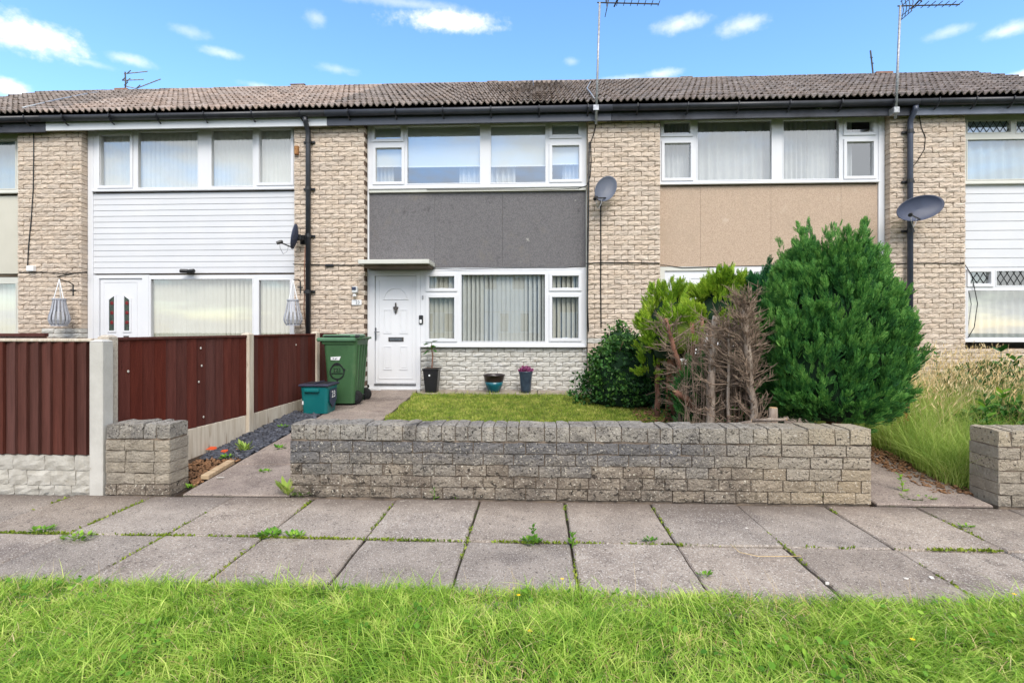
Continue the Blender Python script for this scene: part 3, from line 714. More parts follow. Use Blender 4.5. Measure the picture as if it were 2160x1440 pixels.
# ---- spandrels between the storeys
def panels(key, x0, x1, z0, z1, cuts, m):
    part = MB().box(x0, x1, YF + .045, YF + .15, z0 - .05, z1 + .05).build('spandrel', 'soffit', HS[key])
    xs = [x0] + cuts + [x1]
    for a, b in zip(xs, xs[1:]):
        mb = MB(); mb.cbox(a + .0012, b - .0012, YF + .012, YF + .04, z0, z1, .0012); mb.build('panel', m, part)
panels('C', BAY['C'][0] + .03, BAY['C'][1] - .02, zc(1000, 564), zc(1000, 406), [wx(917), wx(1060)], 'pebble_dark')
panels('R', BAY['R'][0] + .004, BAY['R'][1] - .10, zc(1625, 561), zc(1625, 391), [wx(1478), wx(1627), wx(1775)], 'pebble_pink')
panels('FL', BAY['FL'][0], BAY['FL'][1] - .004, zc(20, 577), zc(20, 413), [], 'cladding_cream')
def boards(key, x0, x1, z0, z1, n, m='cladding'):
    part = MB().box(x0, x1, YF + .05, YF + .15, z0 - .05, z1 + .05).build('spandrel', 'soffit', HS[key])
    h = (z1 - z0) / n
    for k in range(n):
        a = z0 + k * h
        mb = MB(); mb.add([(x0, YF + .004, a + .002), (x1, YF + .004, a + .002), (x1, YF + .009, a + h - .008), (x0, YF + .009, a + h - .008), (x0, YF + .013, a + h - .005), (x1, YF + .013, a + h - .005), (x1, YF + .014, a + h), (x0, YF + .014, a + h), (x0, YF + .05, a), (x1, YF + .05, a)],
                           [(0, 1, 2, 3), (3, 2, 5, 4), (4, 5, 6, 7), (8, 9, 1, 0)]); mb.build('cladding_board', m, part)
boards('L', BAY['L'][0] + .10, BAY['L'][1] - .004, zc(400, 576), zc(400, 406), 14)
boards('FR', BAY['FR'][0] + .004, BAY['FR'][1], zc(2100, 563), zc(2100, 389), 9)

# ---- ground-floor windows
zb = zc(1060, 728)
window(HS['C'], DX + .0, BAY['C'][1] - .02, zb, zc(1060, 569), [(905, 583, 958, 608), (905, 628, 958, 714), (973, 578.5, 1150, 720), (1165, 582, 1220, 607), (1165, 627, 1220, 713)], sash=(0, 1, 3, 4))
window(HS['L'], wx(314), BAY['L'][1] - .004, 1.1, zc(400, 580), [(318, 588, 533, 722), (546, 590, 612, 722)])
window(HS['FL'], BAY['FL'][0], BAY['FL'][1] - .004, 1.1, zc(20, 585), [(-120, 598, 34, 722)], m='upvc_old')
window(HS['R'], wx(1505), BAY['R'][1] - .10, 1.1, zc(1625, 563), [(1590, 574, 1640, 600), (1590, 615, 1640, 715), (1655, 574, 1790, 715), (1800, 574, 1840, 715)], sash=(0, 1))
window(HS['FR'], BAY['FR'][0] + .004, BAY['FR'][1], zc(2100, 717), zc(2100, 566), [(2046, 574, 2088, 598), (2101, 571, 2245, 602), (2041, 612, 2245, 712), (2262, 574, 2370, 712)], sash=(0,), lead=(0, 1))
for key in KEYS:      # head boards that close the gap under the spandrels
    MB().box(BAY[key][0] + .01, BAY[key][1] - .01, YF + .02, YF + .15, 2.36, 2.44).build('head_board', 'upvc', HS[key])

# ---- doors
def front_door_C():
    h = HS['C']; x0, x1 = BAY['C'][0] + .03, DX - .002; z0, z1 = zc(830, 817), zc(830, 571)
    fr = frame_mesh(x0, x1, z0, z1, [(wx(790.5), wx(878), zc(835, 808), zc(835, 582))], YF - .005, .09).build('door_frame', 'upvc', h)
    MB().cbox(x0 - .01, x1 + .012, YF - .07, YF + .02, z0 - .045, z0 - .002, .008).build('threshold', 'upvc', fr)
    MB().box(wx(790), wx(878), YF - .028, YF + .02, zc(835, 812), zc(835, 809)).build('weather_bar', 'steel', fr)
    d = MB().cbox(wx(791.2), wx(877.4), YF + .018, YF + .06, zc(835, 807.5), zc(835, 582.6), .003).build('door', 'upvc', h)
    mb = MB(); mb.ring(wx(799), wx(870), zc(835, 799), zc(835, 590), .008, YF + .011, YF + .0185); mb.build('moulding', 'upvc', d)
    for (a, b, c, e) in ((808, 826, 652, 703), (842, 860, 652, 703), (808, 826, 730, 780), (842, 860, 730, 780)):
        mb = MB(); mb.ring(wx(a), wx(b), zc(835, e), zc(835, c), .016, YF + .009, YF + .018); mb.cbox(wx(a) + .03, wx(b) - .03, YF + .012, YF + .019, zc(835, e) + .03, zc(835, c) - .03, .006); mb.build('panel', 'upvc', d)
    cx, zz, rr = wx(834.5), zc(835, 631), (wx(859) - wx(810)) / 2
    mb = MB(); mb.tube([(cx + rr * math.cos(t), YF + .014, zz + rr * .95 * math.sin(t)) for t in np.linspace(0, math.pi, 17)], .008, 6); mb.tube([(cx - rr - .02, YF + .014, zz), (cx + rr + .02, YF + .014, zz)], .009, 6); mb.build('fan_panel', 'upvc', d)
    # knocker: a pointed urn with a ring
    kx = wx(834.5); mb = MB(); kz = zc(835, 650); y = YF + .008
    mb.prism([(kx - .008, kz + .095), (kx + .008, kz + .095), (kx + .014, kz + .03), (kx + .046, kz + .02), (kx + .03, kz - .03), (kx + .012, kz - .05), (kx + .018, kz - .07), (kx, kz - .1), (kx - .018, kz - .07), (kx - .012, kz - .05), (kx - .03, kz - .03), (kx - .046, kz + .02), (kx - .014, kz + .03)], y - .012, YF + .017)
    k = mb.build('knocker', 'alu_dark', d)
    MB().tube([(kx + .03 * math.cos(t), y - .02, kz + .03 * math.sin(t) - .02) for t in np.linspace(-math.pi, 0, 13)], .006, 5).build('knocker_ring', 'steel', k)
    # letterbox and lever handle
    lb = MB().cbox(wx(819), wx(851), YF + .005, YF + .017, zc(835, 720), zc(835, 711), .004).build('letterbox', 'alu_dark', d)
    MB().cbox(wx(822), wx(848), YF - .001, YF + .004, zc(835, 718.6), zc(835, 712.6), .003).build('flap', 'steel', lb)
    hx = wx(792); hz = zc(792, 700)
    hp = MB().cbox(hx - .014, hx + .014, YF - .004, YF + .017, zc(792, 717), zc(792, 691), .006).build('handle', 'steel', d)
    MB().tube([(hx, YF - .004, hz), (hx, YF - .045, hz), (hx + .02, YF - .052, hz), (hx + .085, YF - .05, hz)], .009, 7).build('lever', 'steel', hp)
    return fr
front_door_C()
def glazed_door_L():
    h = HS['L']; x0, x1 = BAY['L'][0] + .102, wx(314) - .002; z0, z1 = .42, zc(260, 580)
    fr = frame_mesh(x0, x1, z0, z1, [(wx(209), wx(300), z0 + .05, zc(255, 587))], YF - .003, .09).build('door_frame', 'upvc', h)
    d = MB().cbox(wx(209.6), wx(299.4), YF + .02, YF + .06, z0 + .052, zc(255, 587.6), .003).build('door', 'upvc', h)
    mb = MB(); mb.ring(wx(217), wx(288), z0 + .12, zc(255, 594), .008, YF + .013, YF + .0205); mb.build('moulding', 'upvc', d)
    for (a, b, flip) in ((229, 240, 0), (261, 272, 1)):
        xa, xb, zt, zl = wx(a), wx(b), zc(250, 624), zc(250, 697); w = .03
        lo, hi = (zt - .07, zt) if not flip else (zt, zt - .07)
        poly = [(xa, zl), (xb, zl), (xb, hi), (xa, lo)]
        out = [(xa - w, zl - w), (xb + w, zl - w), (xb + w, hi + w), (xa - w, lo + w)]
        mb = MB(); V = [(x, YF + .006, z) for x, z in out] + [(x, YF + .006, z) for x, z in poly] + [(x, YF + .02, z) for x, z in out] + [(x, YF + .02, z) for x, z in poly]
        mb.add(V, [(i, (i + 1) % 4, 4 + (i + 1) % 4, 4 + i) for i in range(4)] + [(i, 8 + i, 8 + (i + 1) % 4, (i + 1) % 4) for i in range(4)] + [(4 + i, 4 + (i + 1) % 4, 12 + (i + 1) % 4, 12 + i) for i in range(4)])
        lt = mb.build('glazed_light', 'upvc', d)
        mb = MB(); mb.prism(poly, YF + .014, YF + .019); mb.build('pane', 'stained_dark', lt)
        for q in range(3):
            zz = zl + (lo + hi) / 2 * 0 + (zt - .06 - zl) * (.26 + .31 * q); mb = MB()
            mb.lathe([(.0, -.001), (.034, .0), (.026, .004)], (0, 0, 0), 8); me = mb.mesh('rose', 'stained_red'); me.transform(Matrix.Translation(((xa + xb) / 2, YF + .013, zz)) @ Matrix.Rotation(math.pi / 2, 4, 'X'))
            obj('rose', me, lt)
    MB().cbox(wx(262), wx(270), YF - .02, YF + .02, zc(266, 712), zc(266, 708), .003).build('letterbox', 'alu_dark', d)
glazed_door_L()
def plain_door_R():
    h = HS['R']; x0, x1 = BAY['R'][0] + .004, wx(1505) - .002; z0, z1 = .42, zc(1450, 563)
    fr = frame_mesh(x0, x1, z0, z1, [(wx(1402), wx(1495), z0 + .05, zc(1450, 571))], YF - .003, .09).build('door_frame', 'upvc_old', h)
    d = MB().cbox(wx(1402.6), wx(1494.4), YF + .02, YF + .06, z0 + .052, zc(1450, 571.6), .003).build('door', 'upvc', h)
    for (a, b) in ((1412, 1440), (1456, 1484)):
        for (c, e) in ((585, 660), (700, 770)):
            mb = MB(); mb.ring(wx(a), wx(b), zc(1450, e), zc(1450, c), .016, YF + .011, YF + .02); mb.build('panel', 'upvc', d)
plain_door_R()

# ---- canopy over the dark house's door
yc0 = 8.24; xA, xB = X_(755, yc0), X_(905, yc0); zA, zB = Z_(830, 556, yc0), Z_(830, 547, yc0)
cn = MB().cbox(xA, xB, yc0, YF - .002, zA, zB, .006).build('canopy', 'upvc_old', HS['C'])
MB().cbox(xA + .06, xB - .03, yc0 + .10, YF - .004, zA - .045, zA - .002, .004).build('canopy_soffit', 'soffit', cn)
MB().cbox(X_(812, 8.66), X_(886, 8.66), 8.6, YF - .002, zB + .002, zB + .045, .004).build('canopy_flashing', 'upvc_old', cn)

# ---- small fittings
def fit(key, name, m, mb, parent=None): return mb.build(name, m, parent or HS[key])
p = PX(753, 638, YP); mb = MB(); mb.cbox(p.x - .085, p.x + .085, YP - .025, YP - .01, p.z - .045, p.z + .045, .006); pl = fit('C', 'number_plate', 'white_plastic', mb)
obj('lettering', text_mesh('23', .075, 'gutter_black', Matrix.Translation((p.x + .02, YP - .0265, p.z)) @ FACE), pl)
p = PX(751, 612, YP); mb = MB(); mb.cbox(p.x - .045, p.x + .045, YP - .1, YP - .0, p.z - .05, p.z + .06, .015); sl = fit('C', 'security_light', 'white_plastic', mb)
MB().lathe([(.02, 0), (.032, .01), (.032, .03), (.01, .045)], (p.x, YP - .075, p.z - .115), 10).build('sensor', 'white_plastic', sl)
MB().cbox(p.x - .036, p.x + .036, YP - .112, YP - .102, p.z - .005, p.z + .05, .006).build('lens', 'dish_dark', sl)
p = PX(888.5, 674, YF); mb = MB(); mb.cbox(p.x - .035, p.x + .035, YF - .032, YF - .002, p.z - .075, p.z + .075, .008); db = fit('C', 'doorbell', 'black_plastic', mb)
MB().cbox(p.x - .022, p.x + .016, YF - .036, YF - .033, p.z - .06, p.z - .0, .004).build('bell_cover', 'white_plastic', db)
p = PX(892, 627, YF); fit('C', 'door_chime', 'steel_dull', MB().cbox(p.x - .012, p.x + .012, YF - .02, YF - .002, p.z - .03, p.z + .03, .004))
# floodlight on the white cladding: twin heads on a base
p = PX(405, 573, YF); mb = MB(); mb.cbox(p.x - .06, p.x + .05, YF - .07, YF + .01, p.z - .035, p.z + .03, .012); fl = fit('L', 'floodlight', 'black_plastic', mb)
for dx, rz in ((-.07, .4), (.075, -.3)):
    mb = MB(); mb.cbox(-.065, .065, -.05, .01, -.028, .028, .01); me = mb.mesh('lamp_head', 'black_plastic'); me.transform(Matrix.Translation((p.x + dx, YF - .1, p.z + .01)) @ Matrix.Rotation(rz, 4, 'Z') @ Matrix.Rotation(.5, 4, 'X')); obj('lamp_head', me, fl)
p = PX(70, 567, YP); fit('L', 'junction_box', 'white_plastic', MB().cbox(p.x - .065, p.x + .065, YP - .07, YP - .0, p.z - .05, p.z + .05, .01))
p = PX(696, 560, YP); fit('C', 'cable_joint', 'black_plastic', MB().cbox(p.x - .075, p.x + .075, YP - .045, YP - .006, p.z - .022, p.z + .022, .01))
p = PX(627, 318, YP); fit('C', 'vent_stub', 'wood_rust', MB().cbox(p.x - .035, p.x + .035, YP - .05, YP + .02, p.z - .08, p.z + .07, .01))

# ---- downpipes
def downpipe(key, u, v0, v1, m, Y=YP - .075):
    pa, pb = PX(u, v0, Y), PX(u, v1, Y)
    o = MB().tube([(pa.x, 8.43, 4.91), (pa.x, 8.43, 4.86), (pa.x, Y, 4.72), (pa.x, Y, 4.6), (pa.x, Y, pb.z)], .042, 10).build('downpipe', m, HS[key], True)
    for zz in (4.55, 3.75, 2.95, 2.0):
        mb = MB(); mb.tube([(pa.x, Y, zz - .03), (pa.x, Y, zz + .03)], .05, 10); mb.cbox(pa.x - .1, pa.x + .1, Y + .035, Y + .065, zz - .018, zz + .018, .004); mb.build('pipe_clip', 'black_plastic', o, False)
downpipe('C', 650, 240, 720, 'gutter_black')
downpipe('FR', 1920, 218, 780, 'pipe_grey')

# ---- cables along the fronts
yk = YP - .012
def pts(lst, Y=yk): return [PX(u, v, Y) for u, v in lst]
cable(HS['C'], pts([(618, 557), (660, 558), (720, 559), (768, 559)]))
cable(HS['C'], pts([(900, 566), (960, 568), (1040, 566), (1120, 565), (1190, 565), (1228, 562)], YF - .02), .006)
cable(HS['R'], pts([(1236, 556), (1260, 554), (1320, 554), (1392, 555)]), .008)
cable(HS['R'], pts([(1393, 558), (1440, 565), (1500, 563), (1570, 561), (1700, 560)], YF - .01), .006)
cable(HS['R'], pts([(1267, 426), (1267.5, 520), (1267, 600), (1268, 690)]), .010)
cable(HS['R'], pts([(1257, 262), (1252, 285), (1246, 300), (1247, 340), (1245, 372), (1238, 392), (1220, 398)]), .008)
cable(HS['R'], pts([(1220, 398), (1160, 400), (1060, 399.5), (900, 401)], YF - .06), .006)
cable(HS['R'], pts([(1243, 300), (1242, 380), (1241, 470), (1240, 560), (1239, 640), (1241, 700)]), .012, 'lead')
cable(HS['L'], pts([(71, 283), (71, 330), (70, 400), (66, 460), (60, 520), (58, 566)]), .009, 'lead')
cable(HS['L'], pts([(40, 574), (90, 574), (130, 577), (184, 575)]), .006)
cable(HS['L'], pts([(120, 583), (150, 578), (184, 573)]), .006)
cable(HS['C'], pts([(644, 520), (642, 570), (643, 610), (641, 650), (645, 690)]), .008, 'bark_red')
cable(HS['FR'], pts([(1938, 240), (1944, 270), (1952, 290), (1950, 315), (1935, 340), (1918, 360), (1913, 380)]), .006)
cable(HS['FR'], pts([(1866, 556), (1900, 556), (1960, 555), (2034, 556)]), .007)
cable(HS['FR'], pts([(2034, 556), (2050, 580), (2062, 640), (2055, 690), (2042, 712)], YF - .03), .006)
cable(HS['C'], [Vector((PX(1247, 178, 11.4).x, 11.45, 6.87)), Vector((PX(1243, 190, 10.6).x, 10.6, 6.40)), Vector((PX(1238, 200, 9.9).x, 9.9, 5.99)), Vector((PX(1246, 212, 9.1).x, 9.1, 5.53)), Vector((PX(1254, 222, 8.5).x, 8.5, 5.16))], .012, 'steel_dull', 'aerial_lead')
cable(HS['L'], [Vector((PX(236, 197, 11.6).x, 11.6, 6.97)), Vector((PX(190, 208, 10.9).x, 10.9, 6.57)), Vector((PX(120, 226, 9.7).x, 9.7, 5.88)), Vector((PX(48, 246, 8.6).x, 8.6, 5.24))], .018, 'steel_dull', 'aerial_lead')

# ---- blinds and curtains behind the glass
for (u0, u1, v0, v1, l) in ((859, 1013, 262, 347, 'half drawn white roller blind in the wide upper pane above the dark panel'),
                            (1035, 1151, 262, 346, 'half drawn white roller blind in the narrower fixed upper pane above dark panel'),
                            (786, 848, 264, 347, 'half drawn white roller blind in the left upper casement above dark panel'),
                            (1163, 1222, 262, 342, 'half drawn white roller blind in the right upper casement above dark panel')):
    roller_blind(l, u0, u1, v0, v1)
for (u0, u1, l) in ((968, 1022, 'white curtain left of the middle mullion above the dark panel'), (1028, 1084, 'white curtain right of the middle mullion above the dark panel'),
                    (785, 822, 'white curtain at the left end of the window above the dark panel'), (1190, 1230, 'white curtain at the right end of the window above the dark panel')):
    curtain(l, u0, u1, 250, 396, waves=5, lean=.05)
vertical_blind('closed white vertical blind in the leftmost casement above the white cladding', 205, 278, 268, 396, ang=8)
vertical_blind('closed white vertical blind in the widest pane above the white cladding', 288, 420, 266, 398, ang=22)
vertical_blind('closed white vertical blind right of the mullion above the white cladding', 444, 536, 266, 396, ang=4, sp=.078)
vertical_blind('closed white vertical blind in the rightmost casement above the white cladding', 546, 617, 266, 390, ang=4, sp=.078)
curtain('sheer grey curtain across the wide upper pane above pink panel', 1470, 1640, 245, 385, waves=9, amp=.02, group=None)
curtain('white curtain left in the second fixed pane above pink panel', 1650, 1715, 245, 385, waves=6)
curtain('added sheer sheet for bright reflection right in the second fixed pane above pink panel', 1716, 1776, 245, 385, waves=5, amp=.014)  # added cloth; its pale tone stands in for brightness reflected in the glass
curtain('white curtain in the right casement above pink panel', 1780, 1812, 245, 380, waves=4)
curtain('sheer curtain in the left casement above pink panel', 1396, 1460, 245, 380, waves=6, amp=.016)
curtain('pale blue curtain behind the upper lattice window at the right edge', 2040, 2250, 245, 384, 'curtain_blue', waves=9, amp=.02, y=YF + .12)
curtain('pale blue curtain behind the upper window at the left edge', -100, 36, 285, 405, 'curtain_blue', waves=7, amp=.015, y=YF + .12)
vertical_blind('greenish vertical blind behind the ground floor window at the left edge', -120, 36, 590, 725, ang=30, m='blind')
vertical_blind('half open white vertical blind in the widest ground floor pane beside front door', 970, 1153, 572, 722, sp=.076, gaps=lambda x, k: 46 if k < 8 else (16 if k < 15 else 46), m='blind')
vertical_blind('cream vertical blind behind the ground floor casement next to the front door', 900, 962, 574, 718, ang=34, m='blind_cream')
vertical_blind('cream vertical blind behind the casement at the right of the ground floor window', 1160, 1226, 574, 718, ang=38, m='blind_cream')
vertical_blind('cream vertical blind behind the large window beside the red glazed door', 314, 536, 580, 730, gaps=lambda x, k: 12 if k < 16 else 48, m='blind_cream')
vertical_blind('cream vertical blind in the narrow window left of the downpipe', 543, 618, 582, 730, ang=40, m='blind_cream')
curtain('white net curtain behind the ground floor window at the right edge', 2040, 2250, 605, 716, waves=12, amp=.02)
curtain('white net curtain behind the ground floor window hidden by the conifer', 1590, 1840, 570, 720, waves=12, amp=.02)

# ================================================================ THE GROUND
def sheet(name, x0, x1, y0, y1, m, nx=2, ny=2, zf=lambda x, y: 0.0, kind='structure', parent=None):
    xs = np.linspace(x0, x1, nx); ys = np.linspace(y0, y1, ny)
    V = [(x, y, zf(x, y)) for y in ys for x in xs]
    Fc = [(k * nx + i, k * nx + i + 1, (k + 1) * nx + i + 1, (k + 1) * nx + i) for k in range(ny - 1) for i in range(nx - 1)]
    mb = MB(); mb.add(V, Fc); o = mb.build(name, m, parent, True)
    if kind: o['kind'] = kind
    return o
sheet('ground', -150, 150, -150, 150, 'turf_base', zf=lambda x, y: -.14)
def verge_z(x, y):
    s = max(0, min(1, (y - 2.25) / .2)); return (1 - s) * (.03 + .02 * math.sin(x * 1.7 + y) + .014 * math.sin(x * 4.1 - 2 * y)) - .03 * s
sheet('verge', -9, 9, -7, 2.70, 'turf_base', 60, 40, verge_z)
sheet('garden', -12.5, 10.5, 4.085, 8.9, 'soil', 24, 12, lambda x, y: gz(y) - .02)

# pavement: two rows of slabs over a bed
pav = sheet('pavement', -8, 8, 2.45, 4.07, 'joint_soil', 2, 2, lambda x, y: -.022)
def slab_mesh(w, d, seed, m='slab', th=.05):
    r = random.Random(seed); mb = MB(); c = .008
    # slightly worn outline, chamfered top edge
    nx, ny = 6, 6; top = []
    per = []
    for i in range(nx): per.append((w * i / nx, 0))
    for i in range(ny): per.append((w, d * i / ny))
    for i in range(nx): per.append((w * (1 - i / nx), d))
    for i in range(ny): per.append((0, d * (1 - i / ny)))
    per = [(x + r.uniform(-.004, .004), y + r.uniform(-.004, .004)) for x, y in per]
    n = len(per); V = []
    for x, y in per: V.append((x, y, -th))
    for x, y in per: V.append((x, y, -c + r.uniform(-.003, .001)))
    for x, y in per: V.append((x + (c if x < w / 2 else -c), y + (c if y < d / 2 else -c), 0))
    Fc = [(i, (i + 1) % n, n + (i + 1) % n, n + i) for i in range(n)] + [(n + i, n + (i + 1) % n, 2 * n + (i + 1) % n, 2 * n + i) for i in range(n)] + [tuple(range(2 * n, 3 * n))]
    mb.add(V, Fc); return mb.mesh('paving_slab', m)
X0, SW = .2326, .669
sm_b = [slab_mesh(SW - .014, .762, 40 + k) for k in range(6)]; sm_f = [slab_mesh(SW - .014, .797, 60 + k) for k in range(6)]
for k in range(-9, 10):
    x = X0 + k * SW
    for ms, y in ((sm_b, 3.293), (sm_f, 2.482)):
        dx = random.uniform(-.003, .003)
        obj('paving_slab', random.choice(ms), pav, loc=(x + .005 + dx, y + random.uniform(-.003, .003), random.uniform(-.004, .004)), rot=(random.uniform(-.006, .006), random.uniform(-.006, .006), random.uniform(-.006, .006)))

# paths up to the doors
def path(name, x0, x1, y0, y1, cols, rows, m='path_slab', lift=.014, seed=0):
    p = sheet(name, x0, x1, y0, y1, 'joint_soil', 2, 6, lambda x, y: gz(y) - .004)
    r = random.Random(seed); ang = math.atan(.068); d = (y1 - y0) / rows; w = (x1 - x0) / cols
    for i in range(rows):
        for c in range(cols):
            me = slab_mesh(w - .012, d / math.cos(ang) - .012, seed * 100 + i * 7 + c, m, .04); y = y0 + i * d
            obj('paving_slab', me, p, loc=(x0 + c * w + .006, y + .006, gz(y) + lift + r.uniform(-.004, .004)), rot=(ang + r.uniform(-.005, .005), r.uniform(-.005, .005), 0))
    return p
XL0, XL1 = -2.90, -1.99
path('path_to_front_door', XL0, XL1, 4.085, 7.05, 1, 4, seed=3)
path('bin_hardstanding', -3.28, XL1, 7.055, 8.66, 2, 2, seed=5)
path('path_beside_conifer', 2.64, 3.52, 4.085, 8.55, 1, 6, seed=6)
sheet('uncut_garden', 3.56, 8.2, 4.36, 8.6, 'lawn_base', 8, 8, lambda x, y: gz(y) + .004)
lawn = sheet('lawn', -1.97, 2.55, 4.36, 8.32, 'lawn_base', 12, 12, lambda x, y: gz(y) + .006)
stp = sheet('plinth_strip', -1.93, 1.75, 8.33, 8.76, 'joint_soil', 2, 2, lambda x, y: gz(y) - .002)
r = random.Random(4); x = -1.93
while x < 1.7:
    w = r.uniform(.55, .8); obj('paving_slab', slab_mesh(w - .012, .42, int(x * 100), 'concrete_strip', .05), stp, loc=(x, 8.335, gz(8.34) + .028 + r.uniform(-.004, .004)), rot=(.02, 0, r.uniform(-.006, .006))); x += w
MB().cbox(BAY['C'][0] - .02, DX + .02, 8.60, 8.74, gz(8.6) + .0, zc(830, 819) - .05, .01).build('door_step', 'brick_painted', HS['C'])

# ================================================================ GARDEN WALLS
CW = .0907
def wall_bricks(part, x0, x1, y, z0, rows, matfn, rnd, depth=.12, amp=.007, skip=None):
    for k in range(rows):
        z = z0 + k * CW; x = x0 + (0 if k % 2 else -.08)
        while x < x1 - .02:
            L = .245 if rnd.random() < .68 else .175
            a, b = max(x, x0), min(x + L, x1); x += L
            if x1 - b < .05: b = x1; x = x1
            if b - a < .03: continue
            bl = .245 if b - a > .2 else .165
            me = brick_data(bl - .008, CW - .008, depth, matfn((a + b) / 2, k), amp, rnd.randrange(8))
            obj('brick', me, part, loc=(a + .004, y + rnd.uniform(-.004, .004), z + rnd.uniform(-.002, .002)), scale=((b - a - .008) / (bl - .008), 1, 1))
def coping_mesh(w, d, h, m, seed):
    r = random.Random(seed); nx, ny, nz = 3, 4, 3; mb = MB(); V = []; ix = {}
    for i in range(nx):
        for j in range(ny):
            for k in range(nz):
                if 0 < i < nx - 1 and 0 < j < ny - 1 and 0 < k < nz - 1: continue
                p = [w * i / (nx - 1), d * j / (ny - 1), h * k / (nz - 1)]
                e = (i in (0, nx - 1)) + (j in (0, ny - 1)) + (k == nz - 1)
                if e >= 2:
                    q = .008 if e == 2 else .013
                    if i == 0: p[0] += q * .12
                    if i == nx - 1: p[0] -= q * .12
                    if j == 0: p[1] += q
                    if j == ny - 1: p[1] -= q
                    if k == nz - 1: p[2] -= q * .6
                p[1] += r.uniform(-.007, .007); p[2] += r.uniform(-.006, .006) if k else 0
                ix[i, j, k] = len(V); V.append(tuple(p))
    Fc = []
    for i in range(nx - 1):
        for j in range(ny - 1):
            Fc.append((ix[i, j, nz - 1], ix[i + 1, j, nz - 1], ix[i + 1, j + 1, nz - 1], ix[i, j + 1, nz - 1]))
        for k in range(nz - 1):
            Fc.append((ix[i, 0, k], ix[i + 1, 0, k], ix[i + 1, 0, k + 1], ix[i, 0, k + 1])); Fc.append((ix[i + 1, ny - 1, k], ix[i, ny - 1, k], ix[i, ny - 1, k + 1], ix[i + 1, ny - 1, k + 1]))
    for j in range(ny - 1):
        for k in range(nz - 1):
            Fc.append((ix[0, j + 1, k], ix[0, j, k], ix[0, j, k + 1], ix[0, j + 1, k + 1])); Fc.append((ix[nx - 1, j, k], ix[nx - 1, j + 1, k], ix[nx - 1, j + 1, k + 1], ix[nx - 1, j, k + 1]))
    mb.add(V, Fc); return mb.mesh('coping_brick', m)
def garden_wall(name, label, x0, x1, y0, y1, matfn, copfn, seed, rows=5, ends=(False, False)):
    rnd = random.Random(seed)
    t = thing(name, label, 'wall', ((x0 + x1) / 2, (y0 + y1) / 2, 0))
    core = MB().box(x0 + .006, x1 - .006, y0 + .012, y1 - .010, -.04, .475).build('wall_core', 'wall_mortar', t)
    wall_bricks(core, x0, x1, y0, .012, rows, matfn, rnd)
    # back face
    for k in range(rows):
        xx = x0 + (0 if k % 2 else -.1)
        while xx < x1 - .02:
            a, b = max(xx, x0), min(xx + .245, x1); xx += .245
            if b - a < .04: continue
            me = brick_data(.237, CW - .008, .12, matfn((a + b) / 2, k), .007, rnd.randrange(8))
            if rnd.random() < 2: obj('brick', me, core, loc=(b - .004, y1, .012 + k * CW), rot=(0, 0, math.pi), scale=((b - a - .008) / .237, .2, 1))
    for (on, xe, rot) in ((ends[0], x0, -math.pi / 2), (ends[1], x1, math.pi / 2)):
        if on:
            for k in range(rows):
                me = brick_data(.237, CW - .008, .12, matfn(xe, k), .007, rnd.randrange(8)); L = y1 - y0
                obj('brick', me, core, loc=(xe, y1 - .004 if rot < 0 else y0 + .004, .012 + k * CW), rot=(0, 0, rot), scale=((L - .008) / .237, .08, 1))
    # coping of bricks on edge
    cop = MB().box(x0 + .016, x1 - .016, y0 + .017, y1 - .017, .476, .572).build('coping', 'wall_mortar', t)
    x = x0; k = 0
    while x < x1 - .03:
        w = rnd.choice((.098, .102, .11, .205)); b = min(x + w, x1)
        if x1 - b < .06: b = x1
        obj('coping_brick', coping_mesh(b - x - .005, y1 - y0 + .004, .122, copfn((x + b) / 2), seed * 1000 + k), cop, loc=(x + .004, y0 - .002 + rnd.uniform(-.004, .004), .472 + rnd.uniform(-.003, .004)), rot=(rnd.uniform(-.01, .01), rnd.uniform(-.01, .01), 0)); x = b; k += 1
    return t
GW0, GW1 = X_(612, YW), X_(1838, YW)
rr_ = random.Random(11)
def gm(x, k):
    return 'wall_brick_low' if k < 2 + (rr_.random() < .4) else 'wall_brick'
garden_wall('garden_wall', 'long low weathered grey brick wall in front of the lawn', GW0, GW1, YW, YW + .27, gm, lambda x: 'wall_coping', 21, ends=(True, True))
garden_wall('garden_wall', 'short stub of pale brick wall against the white fence posts', X_(222, 4.05), X_(358, 4.05), 4.05, 4.28, lambda x, k: 'wall_brick_low' if k < 1 else 'wall_brick_pale', lambda x: 'wall_coping', 22, ends=(False, True))
garden_wall('garden_wall', 'low brick wall with dark top at the right edge beside tall grass', X_(2107, 4.08), X_(2107, 4.08) + 2.3, 4.08, 4.35, lambda x, k: 'wall_brick' if k > 2 and rr_.random() < .8 else 'wall_brick_pale', lambda x: 'wall_coping', 23, ends=(True, False))

# ================================================================ FENCES
XF = -3.40
def post(parent, x, y, z1, m='post_smooth', w=.095, d=.105):
    mb = MB(); mb.cbox(x - w / 2, x + w / 2, y - d / 2, y + d / 2, -.1, z1 - .012, .006)
    mb.add([(x - w / 2, y - d / 2, z1 - .012), (x + w / 2, y - d / 2, z1 - .012), (x + w / 2, y + d / 2, z1 - .012), (x - w / 2, y + d / 2, z1 - .012), (x - w / 4, y - d / 4, z1 + .006), (x + w / 4, y - d / 4, z1 + .006), (x + w / 4, y + d / 4, z1 + .006), (x - w / 4, y + d / 4, z1 + .006)],
           [(0, 1, 5, 4), (1, 2, 6, 5), (2, 3, 7, 6), (3, 0, 4, 7), (4, 5, 6, 7)])
    return mb.build('post', m, parent)
side = thing('fence', 'dark red-brown boarded fence running from the pavement to the house', 'fence', (XF, 6.3, 0))
PP = [(-3.63, 4.2), (-3.405, 5.93), (-3.375, 7.74), (-3.375, 8.56)]; zt = 1.29
